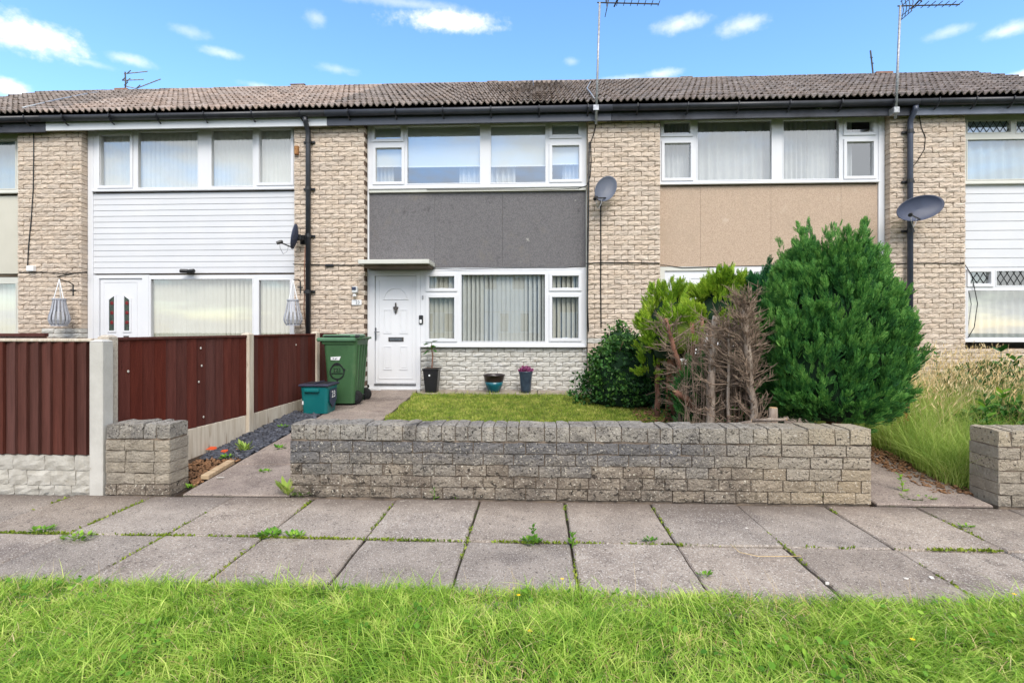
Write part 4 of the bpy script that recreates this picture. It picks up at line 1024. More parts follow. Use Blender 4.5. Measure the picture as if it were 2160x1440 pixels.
for i, (x, y) in enumerate(PP): post(side, x, y, zt + .02 + .004 * i, 'post_aggregate' if i == 0 else 'gravel_board', *((.1, .105) if i < 3 else (.05, .06)))
r = random.Random(9)
for (xa_, ya_), (xb_, yb_) in zip(PP, PP[1:]):
    ang = math.atan2(xa_ - xb_, yb_ - ya_); L = math.hypot(xb_ - xa_, yb_ - ya_); MT = Matrix.Translation((xa_, ya_, 0)) @ Matrix.Rotation(ang, 4, 'Z')
    a, b = .053, L - .053
    def put(mb, name, m, parent):
        me = mb.mesh(name, m); me.transform(MT); return obj(name, me, parent)
    put(MB().cbox(-.022, .022, a, b, -.03, .352, .006), 'gravel_board', 'gravel_board', side)
    pn = put(MB().box(-.028, -.010, a, b, .37, 1.262), 'fence_panel', 'fence_stain', side)
    put(MB().cbox(-.03, .034, a, b, zt - .022, zt + .004, .004), 'capping', 'fence_stain', pn)
    n = round((b - a) / .122); w = (b - a) / n
    for k in range(n):
        y = a + k * w; q = r.uniform(0, .004)
        mb = MB(); mb.add([(.010 + q, y + .001, .356), (.021 + q, y + w + .006, .356), (.021 + q, y + w + .006, 1.268), (.010 + q, y + .001, 1.268), (-.009, y, .356), (.004, y + w, .356), (.004, y + w, 1.268), (-.009, y, 1.268)],
                          [(0, 1, 2, 3), (4, 7, 6, 5), (0, 4, 5, 1), (3, 2, 6, 7), (0, 3, 7, 4), (1, 5, 6, 2)]); put(mb, 'board', 'fence_stain', pn)
for (u, v) in ((271, 783), (426, 771), (424, 734), (430, 879), (420, 805), (625, 727)):     # pale scars and knots
    a = (u - 1080) / F; c_ = (a * CT - ST) / (a * ST + CT); yy = (-3.63 - .13 * 4.2 + .03) / (c_ - .13) if u < 520 else (-3.405 - .0166 * 5.93 + .03) / (c_ - .0166); pp = PX(u, v, yy)
    me = MB().lathe([(.012, 0), (.012, .003), (.003, .005)], (0, 0, 0), 7).mesh('nail_patch', 'pale_chip'); me.transform(Matrix.Translation((pp.x - .004, pp.y, pp.z)) @ Matrix.Rotation(math.pi / 2, 4, 'Y')); obj('nail_patch', me, side)

YFR = 4.10
front = thing('fence', 'brown upright-board fence facing the pavement beside the white corner post', 'fence', (-4.9, YFR, 0))
xp = X_(203, 4.05); post(front, xp, 4.10, 1.275, 'post_smooth', .115, .11)
xr = xp - .062; xl = xr - 1.9
pn = MB().box(xl, xr, YFR + .02, YFR + .04, .33, 1.25).build('fence_panel', 'fence_stain_front', front)
MB().cbox(xl, xr, YFR - .03, YFR + .05, 1.262, 1.288, .005).build('capping', 'gravel_board', pn)
x = xr; k = 0
while x > xl:
    w = .103 if k else .045; q = r.uniform(0, .005)
    mb = MB(); y0 = YFR - .004
    mb.add([(x - w + .001, y0 + .004 - q, .325), (x - .001, y0 - .022 - q, .325), (x - .001, y0 - .022 - q, 1.262), (x - w + .001, y0 + .004 - q, 1.262), (x - w + .001, y0 + .01, .325), (x - .001, y0 + .014, .325), (x - .001, y0 + .014, 1.262), (x - w + .001, y0 + .01, 1.262)],
           [(0, 1, 2, 3), (5, 4, 7, 6), (0, 4, 5, 1), (3, 2, 6, 7), (0, 3, 7, 4), (1, 5, 6, 2)]); mb.build('board', 'fence_stain_front', pn); x -= w; k += 1
gb = MB().box(xl, xr, YFR - .008, YFR + .03, -.03, .318).build('gravel_board', 'gravel_board_rock', front)
for row, (z0, z1) in enumerate(((.075, .192), (.2, .312), (-.01, .068))):
    x = xr
    while x > xl + .02:
        w = r.uniform(.13, .3); a = max(x - w, xl)
        if x - a > .03: obj('stone_face', brick_data(.2, .11, .02, 'gravel_board_rock', .011, r.randrange(8)), gb, loc=(a + .003, YFR - .016, z0), scale=((x - a - .007) / .2, 1, (z1 - z0) / .11))
        x = a
post(front, xl - .065, 4.10, 1.275, 'post_smooth', .13, .11)
bf = thing('fence', 'dark brown low fence top showing behind the boarded fence at the left edge', 'fence', (X_(40, 7.7), 7.7, gz(7.7)))
zz1 = Z_(50, 703, 7.7); xa_, xb_ = X_(-70, 7.7), X_(97, 7.7)
MB().cbox(xa_, xb_, 7.67, 7.75, zz1 - .05, zz1, .006).build('rail', 'fence_stain', bf)
n = 11
for k in range(n): MB().cbox(xa_ + (xb_ - xa_) * k / n + .003, xa_ + (xb_ - xa_) * (k + 1) / n - .003, 7.70, 7.72, gz(7.7) - .02, zz1 - .052, .003).build('board', 'fence_stain', bf)

# ================================================================ THE ROW ACROSS THE GREEN (seen mirrored in the windows)
def opposite(label, x0, x1, panel):
    Y = -15.0; t = thing('terraced_house', label, 'house', ((x0 + x1) / 2, Y, 0), 'houses across the green')
    w = MB().box(x0 + .01, x1 - .01, Y - 6, Y, -.1, 5.0).build('wall', 'brick', t)
    MB().add([(x, y, z) for x in (x0, x1) for (y, z) in ((Y + .35, 4.95), (Y - 3, 7.0), (Y - 6.4, 4.95))], [(0, 1, 4, 3), (1, 2, 5, 4), (0, 2, 1), (3, 4, 5), (0, 3, 5, 2)]).build('roof', 'tile_grey', t)
    MB().box(x0 + .02, x1 - .02, Y + .3, Y + .33, 4.75, 4.95).build('fascia', 'fascia_white', t)
    a, b = x0 + .65, x1 - .65
    MB().box(a, b, Y + .002, Y + .03, 2.45, 3.78).build('panel', panel, t)
    for (p, q, z0, z1) in ((a, b, 3.8, 4.72), (a + 1.0, b, 1.1, 2.42)):
        f = MB().box(p, q, Y + .002, Y + .04, z0, z1).build('window', 'upvc', t); n = 4
        for k in range(n): MB().box(p + (q - p) * k / n + .06, p + (q - p) * (k + 1) / n - .06, Y + .042, Y + .05, z0 + .08, z1 - .08).build('pane', 'curtain' if k % 2 else 'room_dark', f)
    MB().box(a, a + .95, Y + .002, Y + .05, .1, 2.4).build('door', 'upvc', t)
opposite('house across the green mirrored in windows of white clad house', -13.6, -8.75, 'cladding')
opposite('house across the green mirrored at the left of the ground floor glass', -8.75, -3.9, 'cladding_cream')
opposite('house across the green mirrored in glass beside the white front door', -3.9, .95, 'cladding')
opposite('house across the green mirrored in the right of the ground floor glass', .95, 5.8, 'pebble_pink')
opposite('house across the green mirrored in the windows at the right edge', 5.8, 10.65, 'cladding')

# ================================================================ BINS
def tapered(mb, c, bw, bd, tw, td, h, z0=0.0, n=4, rad=.05):
    """rounded-rectangle bucket: bottom bw x bd, top tw x td"""
    def loop(w, d, z):
        out = []
        for (sx, sy, a0) in ((1, 1, 0), (-1, 1, 90), (-1, -1, 180), (1, -1, 270)):
            for i in range(n + 1):
                t = math.radians(a0 + 90 * i / n); out.append((c[0] + sx * (w / 2 - rad) + rad * math.cos(t), c[1] + sy * (d / 2 - rad) + rad * math.sin(t), c[2] + z))
        return out
    L = []
    for f in np.linspace(0, 1, 5): L += loop(bw + (tw - bw) * f, bd + (td - bd) * f, z0 + h * f)
    m = 4 * (n + 1); Fc = [(i * m + k, i * m + (k + 1) % m, (i + 1) * m + (k + 1) % m, (i + 1) * m + k) for i in range(4) for k in range(m)]
    Fc += [tuple(range(m))[::-1], tuple(range(4 * m, 5 * m))]
    return mb.add(L, Fc)
def wheelie_bin():
    yf = 7.34; x0 = X_(676, yf) + .0; x1 = X_(750, yf); w = x1 - x0; d = .58; z = gz(7.6) + .016; hB = .955
    cx, cy = (x0 + x1) / 2, yf + d / 2
    t = thing('wheelie_bin', 'dark green wheelie bin standing left of the white front door', 'bin', (cx, cy, z))
    mb = MB(); tapered(mb, (cx + .02, cy, z), w * .74, d * .80, w * .97, d * .97, hB, .02); body = mb.build('body', 'bin_green', t)
    mb = MB(); tapered(mb, (cx, cy, z + hB - .065), w * 1.0, d * 1.0, w * 1.03, d * 1.03, .05, 0, rad=.05); mb.build('rim', 'bin_green', body)
    mb = MB()
    V = []; m = 5
    lx0, lx1, ly0, ly1 = cx - w * .60, cx + w * .50, cy - d * .55, cy + d * .55
    mb.cbox(lx0, lx1, ly0, ly1, z + hB - .028, z + hB + .03, .014)
    mb.cbox(lx0 + .06, lx1 - .03, ly0 + .06, ly1 - .06, z + hB + .031, z + hB + .075, .02); lid = mb.build('lid', 'bin_lid', t)
    MB().cbox(lx0 + .09, lx1 - .09, ly0 + .055, ly0 + .075, z + hB + .042, z + hB + .06, .004).build('lid_slot', 'black_plastic', lid)
    # handle bar and lugs at the back
    hx = cx + w * .55
    mb = MB(); mb.tube([(hx + .03, cy - d * .38, z + hB + .02), (hx + .03, cy + d * .38, z + hB + .02)], .016, 8)
    for yy in (cy - d * .38, cy - d * .1, cy + d * .1, cy + d * .38): mb.tube([(hx - .05, yy, z + hB - .01), (hx + .03, yy, z + hB + .02)], .014, 6)
    mb.build('handle', 'bin_green', t); MB().tube([(hx - .04, cy - d * .42, z + hB + .05), (hx + .015, cy - d * .42, z + hB + .05)], .022, 8).build('hinge_pin', 'black_plastic', t)
    # ribs down the back
    for f in (-.3, -.1, .1, .3):
        mb = MB(); mb.tube([(cx + .02 + w * .365, cy + f * d * .8, z + .1), (cx + .02 + w * .485, cy + f * d, z + hB - .08)], .014, 6); mb.build('rib', 'bin_green', body)
    for yy in (cy - d * .26, cy + d * .42):
        wh = MB(); prof = [(.02, -.03), (.085, -.03), (.1, -.02), (.1, .02), (.085, .03), (.02, .03)]
        wh.lathe(prof, (0, 0, 0), 18); me = wh.mesh('wheel', 'black_rubber', True); me.transform(Matrix.Translation((cx + w * .42, yy, z + .1)) @ Matrix.Rotation(math.pi / 2, 4, 'X')); wo = obj('wheel', me, t)
        hb = MB(); hb.lathe([(.045, -.034), (.045, .034)], (0, 0, 0), 12); me = hb.mesh('hub', 'black_plastic'); me.transform(Matrix.Translation((cx + w * .42, yy, z + .1)) @ Matrix.Rotation(math.pi / 2, 4, 'X')); obj('hub', me, wo)
    MB().tube([(cx + w * .42, cy - d * .26, z + .1), (cx + w * .42, cy + d * .42, z + .1)], .012, 6).build('axle', 'steel', t)
    # sticker and printed emblem on the face to the road; the face leans out towards the top
    slope = math.atan((d * .97 - d * .80) / 2 / hB)
    def on_face(dx, dz): return Matrix.Translation((cx + .02 + dx, cy - d * .40 - dz * math.tan(slope) - .004, z + .02 + dz)) @ Matrix.Rotation(slope, 4, 'X')
    mb = MB(); mb.prism([(-.075, -.022), (.05, -.026), (.075, .03), (-.075, .022)], -.003, 0); me = mb.mesh('sticker', 'white_plastic'); me.transform(on_face(-.06, .66)); st = obj('sticker', me, body)
    for (a, b, c_, e) in ((-.045, -.03, -.012, .01), (-.015, .002, -.016, .004), (.012, .02, -.014, .01)):
        me = MB().box(a, b, -.0045, -.0035, c_, e).mesh('print', 'dish_grey'); me.transform(on_face(-.06, .66)); obj('print', me, st)
    E = on_face(-.045, .46); mb = MB(); R1, R2 = .112, .094; V = []; Fc = []; n = 32
    for i in range(n):
        a = 2 * math.pi * i / n; bump = .018 * max(0, math.cos((a - math.pi / 2) * 1.0)) ** 6
        V += [((R1 + bump * 1.6) * math.cos(a), -.003, (R1 + bump * 1.6) * math.sin(a)), ((R2 + bump) * math.cos(a), -.003, (R2 + bump) * math.sin(a))]
    for i in range(n): j = (i + 1) % n; Fc.append((2 * i, 2 * j, 2 * j + 1, 2 * i + 1))
    mb.add(V, Fc); mb.box(-.085, .085, -.004, -.002, -.024, -.012)
    mb.prism([(-.05, .1), (.05, .1), (.0, .145)], -.004, -.002); mb.prism([(-.014, -.11), (.014, -.11), (0, -.15)], -.004, -.002); mb.prism([(.09, .06), (.125, .045), (.12, .015), (.092, .02)], -.004, -.002)
    me = mb.mesh('emblem', 'black_plastic'); me.transform(E); em = obj('emblem', me, body)
    obj('lettering', text_mesh('223', .075, 'black_plastic', E @ Matrix.Translation((0, -.003, .03)) @ FACE), em)
wheelie_bin()
def recycling_box():
    y0 = 6.84; x0, x1 = X_(634, y0), X_(690, y0); w = x1 - x0; d = .36; z = gz(7.0) + .016; h = .37; cx, cy = (x0 + x1) / 2, y0 + d / 2
    t = thing('recycling_box', 'teal recycling box with dark lid in front of the green bin', 'box', (cx, cy, z))
    mb = MB(); tapered(mb, (cx, cy, z), w * .92, d * .88, w * 1.04, d * 1.04, h, 0, rad=.04); body = mb.build('body', 'box_teal', t)
    MB().cbox(cx - w * .33, cx + w * .22, y0 - .045, y0 + .0, z + h - .075, z + h - .03, .008).build('handle', 'box_teal', body)
    mb = MB(); mb.cbox(cx - w * .57, cx + w * .57, y0 - .03, y0 + d + .03, z + h - .004, z + h + .03, .012)
    lid = mb.build('lid', 'box_lid', t)
    for s in (-1, 1):
        MB().cbox(cx + s * w * .24 - w * .17, cx + s * w * .24 + w * .17, y0 + .08, y0 + d - .08, z + h + .031, z + h + .036, .002).build('lid_recess', 'black_plastic', lid)
    MB().cbox(cx - .012, cx + .012, y0 + .02, y0 + d - .02, z + h + .031, z + h + .05, .004).build('lid_rib', 'box_lid', lid)
    xs = x1 + .011
    mb = MB(); V = [(xs + (.0), yy, zz) for yy, zz in ((y0 + .06, z + .32), (y0 + .3, z + .33), (y0 + .3, z + .17), (y0 + .18, z + .06), (y0 + .06, z + .15))]
    V += [(a + .004, b, c) for a, b, c in V]; n = 5
    mb.add(V, [tuple(range(5)), tuple(range(5, 10))[::-1]] + [(i, i + 5, (i + 1) % 5 + 5, (i + 1) % 5) for i in range(5)]); em = mb.build('emblem', 'dish_dark', body)
    side = Matrix(((0, 0, 1, 0), (1, 0, 0, 0), (0, 1, 0, 0), (0, 0, 0, 1)))
    obj('lettering', text_mesh('23', .13, 'white_plastic', Matrix.Translation((xs + .007, y0 + .18, z + .245)) @ side), em)
    MB().cbox(cx - w * .455, cx - w * .40, y0 + .004, y0 + .012, z + .12, z + .17, .003).build('sticker', 'white_plastic', body)
recycling_box()

# ================================================================ LANTERNS, DISHES, AERIALS
def lantern(label, u, vtop, vbot, um, vm):
    Y = YP - .26; top = PX(u, vtop, Y); pb = PX(u, vbot, Y); h = top.z - pb.z; cx = top.x
    t = thing('hanging_lantern', label, 'lantern', (cx, Y, pb.z), 'lanterns hanging on the piers')
    m = PX(um, vm, YP)
    mb = MB(); mb.tube([(m.x, YP - .004, m.z - .1), (m.x, YP - .004, m.z + .1)], .012, 6); mb.tube([(m.x - .05, YP - .006, m.z), (m.x + .05, YP - .006, m.z)], .01, 6)
    mb.tube([(m.x, YP - .01, m.z + .1), (m.x - .0, YP - .08, m.z + .13), (cx, Y, top.z + .34)], .009, 6); mb.build('bracket', 'black_plastic', t)
    mb = MB()
    for a in (0, 2.1, 4.2): mb.tube([(cx, Y, top.z + .34), (cx + .075 * math.cos(a), Y + .075 * math.sin(a), top.z)], .008, 5)
    mb.build('hanger', 'white_plastic', t)
    prof = [(.085, 1.0), (.1, .8), (.115, .6), (.145, .35), (.15, .22), (.13, .08), (.1, 0)]
    for k in range(14):
        a = 2 * math.pi * k / 14; V = []
        for (rr, f) in prof:
            for da in (-.11, .11): V.append((cx + rr * math.cos(a + da), Y + rr * math.sin(a + da), pb.z + f * h))
            for da in (-.11, .11): V.append((cx + (rr - .012) * math.cos(a + da), Y + (rr - .012) * math.sin(a + da), pb.z + f * h))
        Fc = []
        for i in range(len(prof) - 1):
            o = i * 4
            for (p_, q_) in ((0, 1), (1, 3), (3, 2), (2, 0)): Fc.append((o + p_, o + q_, o + 4 + q_, o + 4 + p_))
        mb = MB(); mb.add(V, Fc); mb.build('slat', 'lantern_grey', t)
    for f, rr in ((1.0, .098), (.02, .11)): MB().lathe([(rr - .016, -.012), (rr, -.012), (rr, .012), (rr - .016, .012), (rr - .016, -.012)], (cx, Y, pb.z + f * h), 18, False).build('hoop', 'lantern_grey', t)
    MB().lathe([(.105, 0), (.105, .012)], (cx, Y, pb.z), 16).build('floor', 'lantern_grey', t)
    MB().lathe([(.075, 0), (.075, h * .5)], (cx, Y, pb.z + .013), 14).build('glass_jar', 'candle', t)
lantern('grey slatted lantern hanging on the left pier above the brown fence', 125, 631, 687, 155, 612)
lantern('grey slatted lantern hanging beside the black downpipe', 618, 633, 686, 634, 606)

def dish(label, c, nrm, a, b, rot, m, arm_to, mount, depth=.05, side_arm=None):
    t = thing('satellite_dish', label, 'satellite dish', tuple(mount), 'satellite dishes on the piers')
    nrm = Vector(nrm).normalized(); up = Vector((0, 0, 1)); r1 = up.cross(nrm).normalized(); u1 = nrm.cross(r1)
    e1 = r1 * math.cos(rot) + u1 * math.sin(rot); e2 = -r1 * math.sin(rot) + u1 * math.cos(rot)
    V = []; Fc = []; n = 28; c = Vector(c); rings = (.0001, .35, .7, .94, 1.0)
    for off in (0, -.008):
        for f in rings:
            for k in range(n):
                an = 2 * math.pi * k / n; V.append(c + e1 * (a * f * math.cos(an)) + e2 * (b * f * math.sin(an)) + nrm * (depth * f * f + off + (.006 if f == 1.0 else 0)))
    q = len(rings) * n
    for s in (0, 1):
        for i in range(len(rings) - 1):
            for k in range(n):
                f = (s * q + i * n + k, s * q + i * n + (k + 1) % n, s * q + (i + 1) * n + (k + 1) % n, s * q + (i + 1) * n + k); Fc.append(f if s == 0 else f[::-1])
    o = (len(rings) - 1) * n
    for k in range(n): Fc.append((o + k, o + (k + 1) % n, q + o + (k + 1) % n, q + o + k))
    mb = MB(); mb.add(V, Fc); mb.build('reflector', m, t, True)
    low = c - Vector((0, 0, 1)) * (b * .9 if abs(nrm.y) > .5 else a * .92) + nrm * depth
    mount = Vector(mount)
    mb = MB(); mb.tube([mount, (mount + c) / 2 - nrm * .03 - Vector((0, 0, .03)), c - nrm * .02], .018, 7); mb.cbox(mount.x - .06, mount.x + .06, mount.y - .0, mount.y + .02, mount.z - .08, mount.z + .08, .005); mb.cbox(c.x - .05, c.x + .05, c.y + .005 - nrm.y * .02, c.y + .05 - nrm.y * .02, c.z - .05, c.z + .05, .008); mb.build('mount', 'black_plastic', t)
    arm_to = Vector(arm_to); ar = MB().tube([low, arm_to], .011, 6).build('arm', 'black_plastic', t)
    d = (c - arm_to).normalized(); MB().tube([arm_to - d * .05, arm_to + d * .03, arm_to + d * .05], [.028, .028, .02], 9).build('receiver', 'black_plastic', t)
    lp = [arm_to + Vector((0, 0, -.01)), arm_to + Vector((.005, 0, -.09)), arm_to.lerp(low, .25) + Vector((0, 0, -.17)), arm_to.lerp(low, .5) + Vector((0, 0, -.1)), arm_to.lerp(low, .6)]
    MB().tube(lp, .005, 5).build('lead', 'steel_dull', t, True)
cL = PX(627, 500, YP - .2)
dish('grey satellite dish seen edge-on beside the black downpipe', cL, (-1, -.22, .18), .215, .17, math.pi / 2, 'dish_dark', PX(590, 511, YP - .35), PX(640, 505, YP - .02), .05)
cC = PX(1276, 401, YP - .2)
dish('small grey oval satellite dish on the pier above the bushes', cC, (.16, -1, .2), .245, .165, math.radians(58), 'dish_grey', PX(1257, 418, YP - .52), PX(1262, 412, YP - .005), .05)
cR = PX(1936, 442, YP - .3)
dish('large dark blue-grey satellite dish across the grey downpipe', cR, (-.1, -1, .15), .355, .195, math.radians(16), 'dish_dark', PX(1921, 453, YP - .75), PX(1925, 452, YP - .12), .06)

def yagi(name, label, base, top, boom_end, nel, m='steel_dull', bm='alu_dark', el=.09, refl=True, Y2=0.0):
    t = thing(name, label, 'aerial', tuple(base)); base, top, be = Vector(base), Vector(top), Vector(boom_end)
    MB().tube([base, top], [.020, .017], 8).build('mast', m, t, True)
    d = (be - top); bo = MB().tube([top - d.normalized() * .04, be], .010, 6).build('boom', bm, t)
    for k in range(nel):
        p = top.lerp(be, .3 + .7 * k / max(1, nel - 1)); s = el * (1 - .25 * k / nel)
        MB().tube([p + Vector((0, -s, .012)), p + Vector((0, s, .012))], .006, 5).build('element', bm, t)
    if refl:
        p = top.lerp(be, .14)
        for s in (1, -1):
            mb = MB()
            for yy in (-.1, -.03, .04, .11): mb.tube([p + Vector((0, yy, 0)), p + Vector((-.03 * 1 + .0, yy, .15 * s))], .006, 5)
            mb.tube([p + Vector((-.03, -.12, .15 * s)), p + Vector((-.03, .13, .15 * s))], .006, 5); mb.tube([p + Vector((-.015, -.12, .08 * s)), p + Vector((-.015, .13, .08 * s))], .006, 5); mb.build('reflector', bm, t)
        q = top.lerp(be, .26); mb = MB(); mb.tube([q + Vector((0, -.12, -.01)), q + Vector((.05, -.03, .08)), q + Vector((.0, .1, .0))], .012, 6); mb.build('dipole', bm, t)
    return t
a1 = yagi('aerial', 'tall white-poled aerial rising from the dark fascia above the middle pier', PX(1257, 262, 8.38), PX(1265, 6, 8.38), PX(1390, 9, 8.38), 7)
p = PX(1257, 228, 8.38); MB().cbox(p.x - .05, p.x + .05, 8.355, 8.49, p.z - .05, p.z + .05, .008).build('bracket', 'steel', a1)
a2 = yagi('aerial', 'tall aerial rising beside the grey downpipe on the right', PX(1889, 250, 8.38), PX(1899, 13, 8.38), PX(2024, 10, 8.38), 7)
p = PX(1890, 233, 8.38); MB().cbox(p.x - .045, p.x + .045, 8.355, 8.49, p.z - .05, p.z + .05, .008).build('bracket', 'steel_dull', a2)
# small aerial on the ridge at the left: three arms on a short mast
pb = PX(263, 194, RIDGE_Y); t = thing('aerial', 'small three-armed aerial on the ridge above the white clad house', 'aerial', (pb.x, RIDGE_Y, RIDGE_Z))
def RP(u, v): return PX(u, v, RIDGE_Y)
MB().tube([(pb.x, RIDGE_Y, RIDGE_Z + .02), RP(265, 180), RP(264, 152)], .016, 6).build('mast', 'alu_dark', t)
for a, b in (((262, 156), (311, 151)), ((258, 170), (303, 168)), ((265, 182), (287, 187)), ((287, 187), (339, 167))): MB().tube([RP(*a), RP(*b)], .013, 5).build('boom', 'steel_dull', t)
for (u, v) in ((272, 152), (271, 169), (262, 166), (292, 183), (266, 177)): MB().tube([RP(u, v) + Vector((0, -.05, -.06)), RP(u, v) + Vector((0, .05, .06))], .012, 5).build('element', 'alu_dark', t)
MB().cbox(pb.x - .22, pb.x + .1, RIDGE_Y - .06, RIDGE_Y + .06, RIDGE_Z + .02, RIDGE_Z + .09, .01).build('base_bracket', 'terracotta', t)
# broken aerial lying on the ridge at the right
pb = PX(1858, 162, RIDGE_Y); t = thing('aerial', 'broken aerial with one bent arm lying on the ridge at the right', 'aerial', (pb.x, RIDGE_Y, RIDGE_Z + .05))
MB().tube([RP(1842, 162), RP(1840, 140), RP(1836, 107)], .016, 6).build('mast', 'alu_dark', t)
MB().tube([RP(1840, 163), RP(1866, 158), RP(1884, 162)], .02, 6).build('boom', 'alu_dark', t)
for (u, v) in ((1838, 122), (1840, 134), (1862, 160), (1868, 158)): MB().tube([RP(u, v) + Vector((-.03, -.08, -.04)), RP(u, v) + Vector((.03, .08, .05))], .012, 5).build('element', 'alu_dark', t)
MB().cbox(RP(1845, 160).x, RP(1882, 160).x, RIDGE_Y - .05, RIDGE_Y + .05, RIDGE_Z + .03, RIDGE_Z + .10, .01).build('base_bracket', 'terracotta', t)

# ================================================================ POTS
def pot_at(u, v):
    q = PG(u, v); return Vector((q.x, 8.46, gz(8.46) + .03))
b0 = pot_at(911, 830); t = thing('potted_sapling', 'leafy sapling in a tall black square pot by the front door', 'potted plant', tuple(b0))
b0.x = X_(911, 8.46)
mb = MB(); tapered(mb, b0, .19, .19, .255, .255, .36, 0, rad=.018); pot = mb.build('pot', 'pot_black', t)
MB().cbox(b0.x - .14, b0.x + .14, b0.y - .14, b0.y + .14, b0.z + .362, b0.z + .385, .006).build('rim', 'pot_black', pot)
MB().cbox(b0.x - .11, b0.x + .11, b0.y - .11, b0.y + .11, b0.z + .386, b0.z + .392, .002).build('compost', 'soil', pot)
MB().cbox(b0.x - .03, b0.x - .005, b0.y - .128, b0.y - .115, b0.z + .26, b0.z + .29, .003).build('sticker', 'white_plastic', pot)
zs = b0.z + .39
MB().tube([(b0.x + .0, b0.y, zs), (b0.x + .015, b0.y, zs + .2), (b0.x - .01, b0.y + .01, zs + .34), (b0.x, b0.y, zs + .42)], [.012, .011, .009, .005], 6).build('stem', 'bark_red', t)
LV = [(0, 0, 0), (-.22, .03, .35), (.22, .03, .35), (-.2, .0, .7), (.2, .0, .7), (0, -.06, 1.0)]; LF = [(0, 2, 1, 1), (1, 2, 4, 3), (3, 4, 5, 5)]
LEAF_V = np.array([(0, 0, 0), (.26, .04, .38), (0, -.0, .5), (-.26, .04, .38), (.2, -.02, .74), (0, -.05, 1.0), (-.2, -.02, .74)]); LEAF_F = np.array([(0, 1, 2, 3), (1, 4, 5, 2), (3, 2, 5, 6)])
def leaves(name, m, parent, P, up, nrm, size):
    V, Fq = scatter(LEAF_V, LEAF_F, frames(np.asarray(up, float), np.asarray(nrm, float), size), np.asarray(P, float)); return obj(name, npmesh(name, V, Fq, m, True), parent)
r = random.Random(3); P_, U_, N_, S_ = [], [], [], []
for k in range(16):
    a = r.uniform(0, 6.28); P_.append((b0.x + .02 * math.cos(a), b0.y + .02 * math.sin(a), zs + r.uniform(.3, .43))); U_.append((math.cos(a), math.sin(a) * .8, r.uniform(-.5, .35))); N_.append((0, 0, 1)); S_.append(r.uniform(.1, .19))
for k in range(16):
    o = leaves('leaf', 'nettle_leaf', t, [P_[k]], [U_[k]], [N_[k]], [S_[k]])
b1 = Vector((X_(1042, 8.46), 8.46, gz(8.46) + .028)); t = thing('bowl_planter', 'round teal and brown glazed bowl planter against the white wall', 'planter', tuple(b1))
MB().lathe([(.09, 0), (.115, .05), (.14, .11), (.152, .17)], b1, 26).build('bowl', 'pot_teal', t, True)
MB().lathe([(.150, .165), (.163, .22), (.17, .262), (.182, .266), (.184, .285), (.172, .29), (.16, .285), (.15, .23), (.148, .17)], b1, 26, False).build('rim', 'pot_brown', t, True)
MB().lathe([(.149, .2), (.149, .215)], b1, 20).build('compost', 'soil', t)
b2 = Vector((X_(1109, 8.42), 8.42, gz(8.42) + .028)); t = thing('heather_pot', 'purple heather in a dark blue glazed pot against the white wall', 'potted plant', tuple(b2))
MB().lathe([(.082, 0), (.085, .05), (.096, .2), (.108, .3), (.118, .335), (.122, .35), (.112, .352), (.1, .32)], b2, 22, True).build('pot', 'pot_blue', t, True)
MB().lathe([(.09, .318), (.09, .33)], b2, 16).build('compost', 'soil', t)
n = 420; a = RNG.uniform(0, 6.28, n); rad = .11 * np.sqrt(RNG.uniform(0, 1, n)); P_ = np.stack([b2.x + rad * np.cos(a), b2.y + rad * np.sin(a), b2.z + .33 + RNG.uniform(0, .09, n) * (1.2 - rad / .13)], 1)
up = np.stack([np.cos(a) * rad * 6, np.sin(a) * rad * 6, np.ones(n)], 1) + RNG.normal(0, .3, (n, 3))
leaves('flowers', 'heather', t, P_, up, RNG.normal(0, 1, (n, 3)), RNG.uniform(.025, .05, n))
MB().tube([(b2.x - .03, b2.y, b2.z + .33), (b2.x - .035, b2.y, b2.z + .47)], .004, 5).build('stem', 'twig', t)

# ================================================================ SLATE STRIP AND DEBRIS
def chips(name, label, cat, m, n, xr, yr, size, lift=.0, seed=1, zf=gz, flat=.35):
    g = np.random.default_rng(seed)
    T = np.array([(-.5, -.35, 0), (.45, -.5, 0), (.55, .3, 0), (-.3, .5, 0), (-.4, -.3, .3), (.4, -.38, .34), (.42, .25, .3), (-.26, .4, .28)]); TF = np.array([(0, 3, 2, 1), (4, 5, 6, 7), (0, 1, 5, 4), (1, 2, 6, 5), (2, 3, 7, 6), (3, 0, 4, 7)])
    x = g.uniform(*xr, n); y = g.uniform(*yr, n); s = g.uniform(*size, n)
    up = np.stack([g.normal(0, .35, n), g.normal(0, .35, n), np.ones(n)], 1); nm = g.normal(0, 1, (n, 3)); nm[:, 2] *= .2
    R = frames(up, nm, s); P = np.stack([x, y, np.array([zf(q) for q in y]) + lift + g.uniform(-.01, .012, n)], 1)
    V, Fq = scatter(T, TF, R, P); o = obj(name, npmesh(name, V, Fq, m)); tag(o, label, cat, None, 'stuff'); return o
chips('slate_chippings', 'dark slate chippings along the foot of the fence', 'slate', 'slate', 1500, (-3.36, -2.93), (5.0, 7.0), (.03, .075), .0, 2)
chips('soil_debris', 'brown soil and bark debris behind the wall stub', 'debris', 'litter', 900, (-3.35, -2.94), (4.3, 5.3), (.012, .04), -.005, 3)
chips('dry_litter', 'dry brown leaf litter along the edge of the right-hand path', 'leaf litter', 'litter', 1100, (3.25, 3.62), (4.3, 6.2), (.012, .035), .012, 4)
chips('clippings', 'dead clippings and wood chips under the bare trunks', 'clippings', 'litter', 1800, (1.35, 2.5), (4.45, 7.6), (.012, .045), .012, 5)
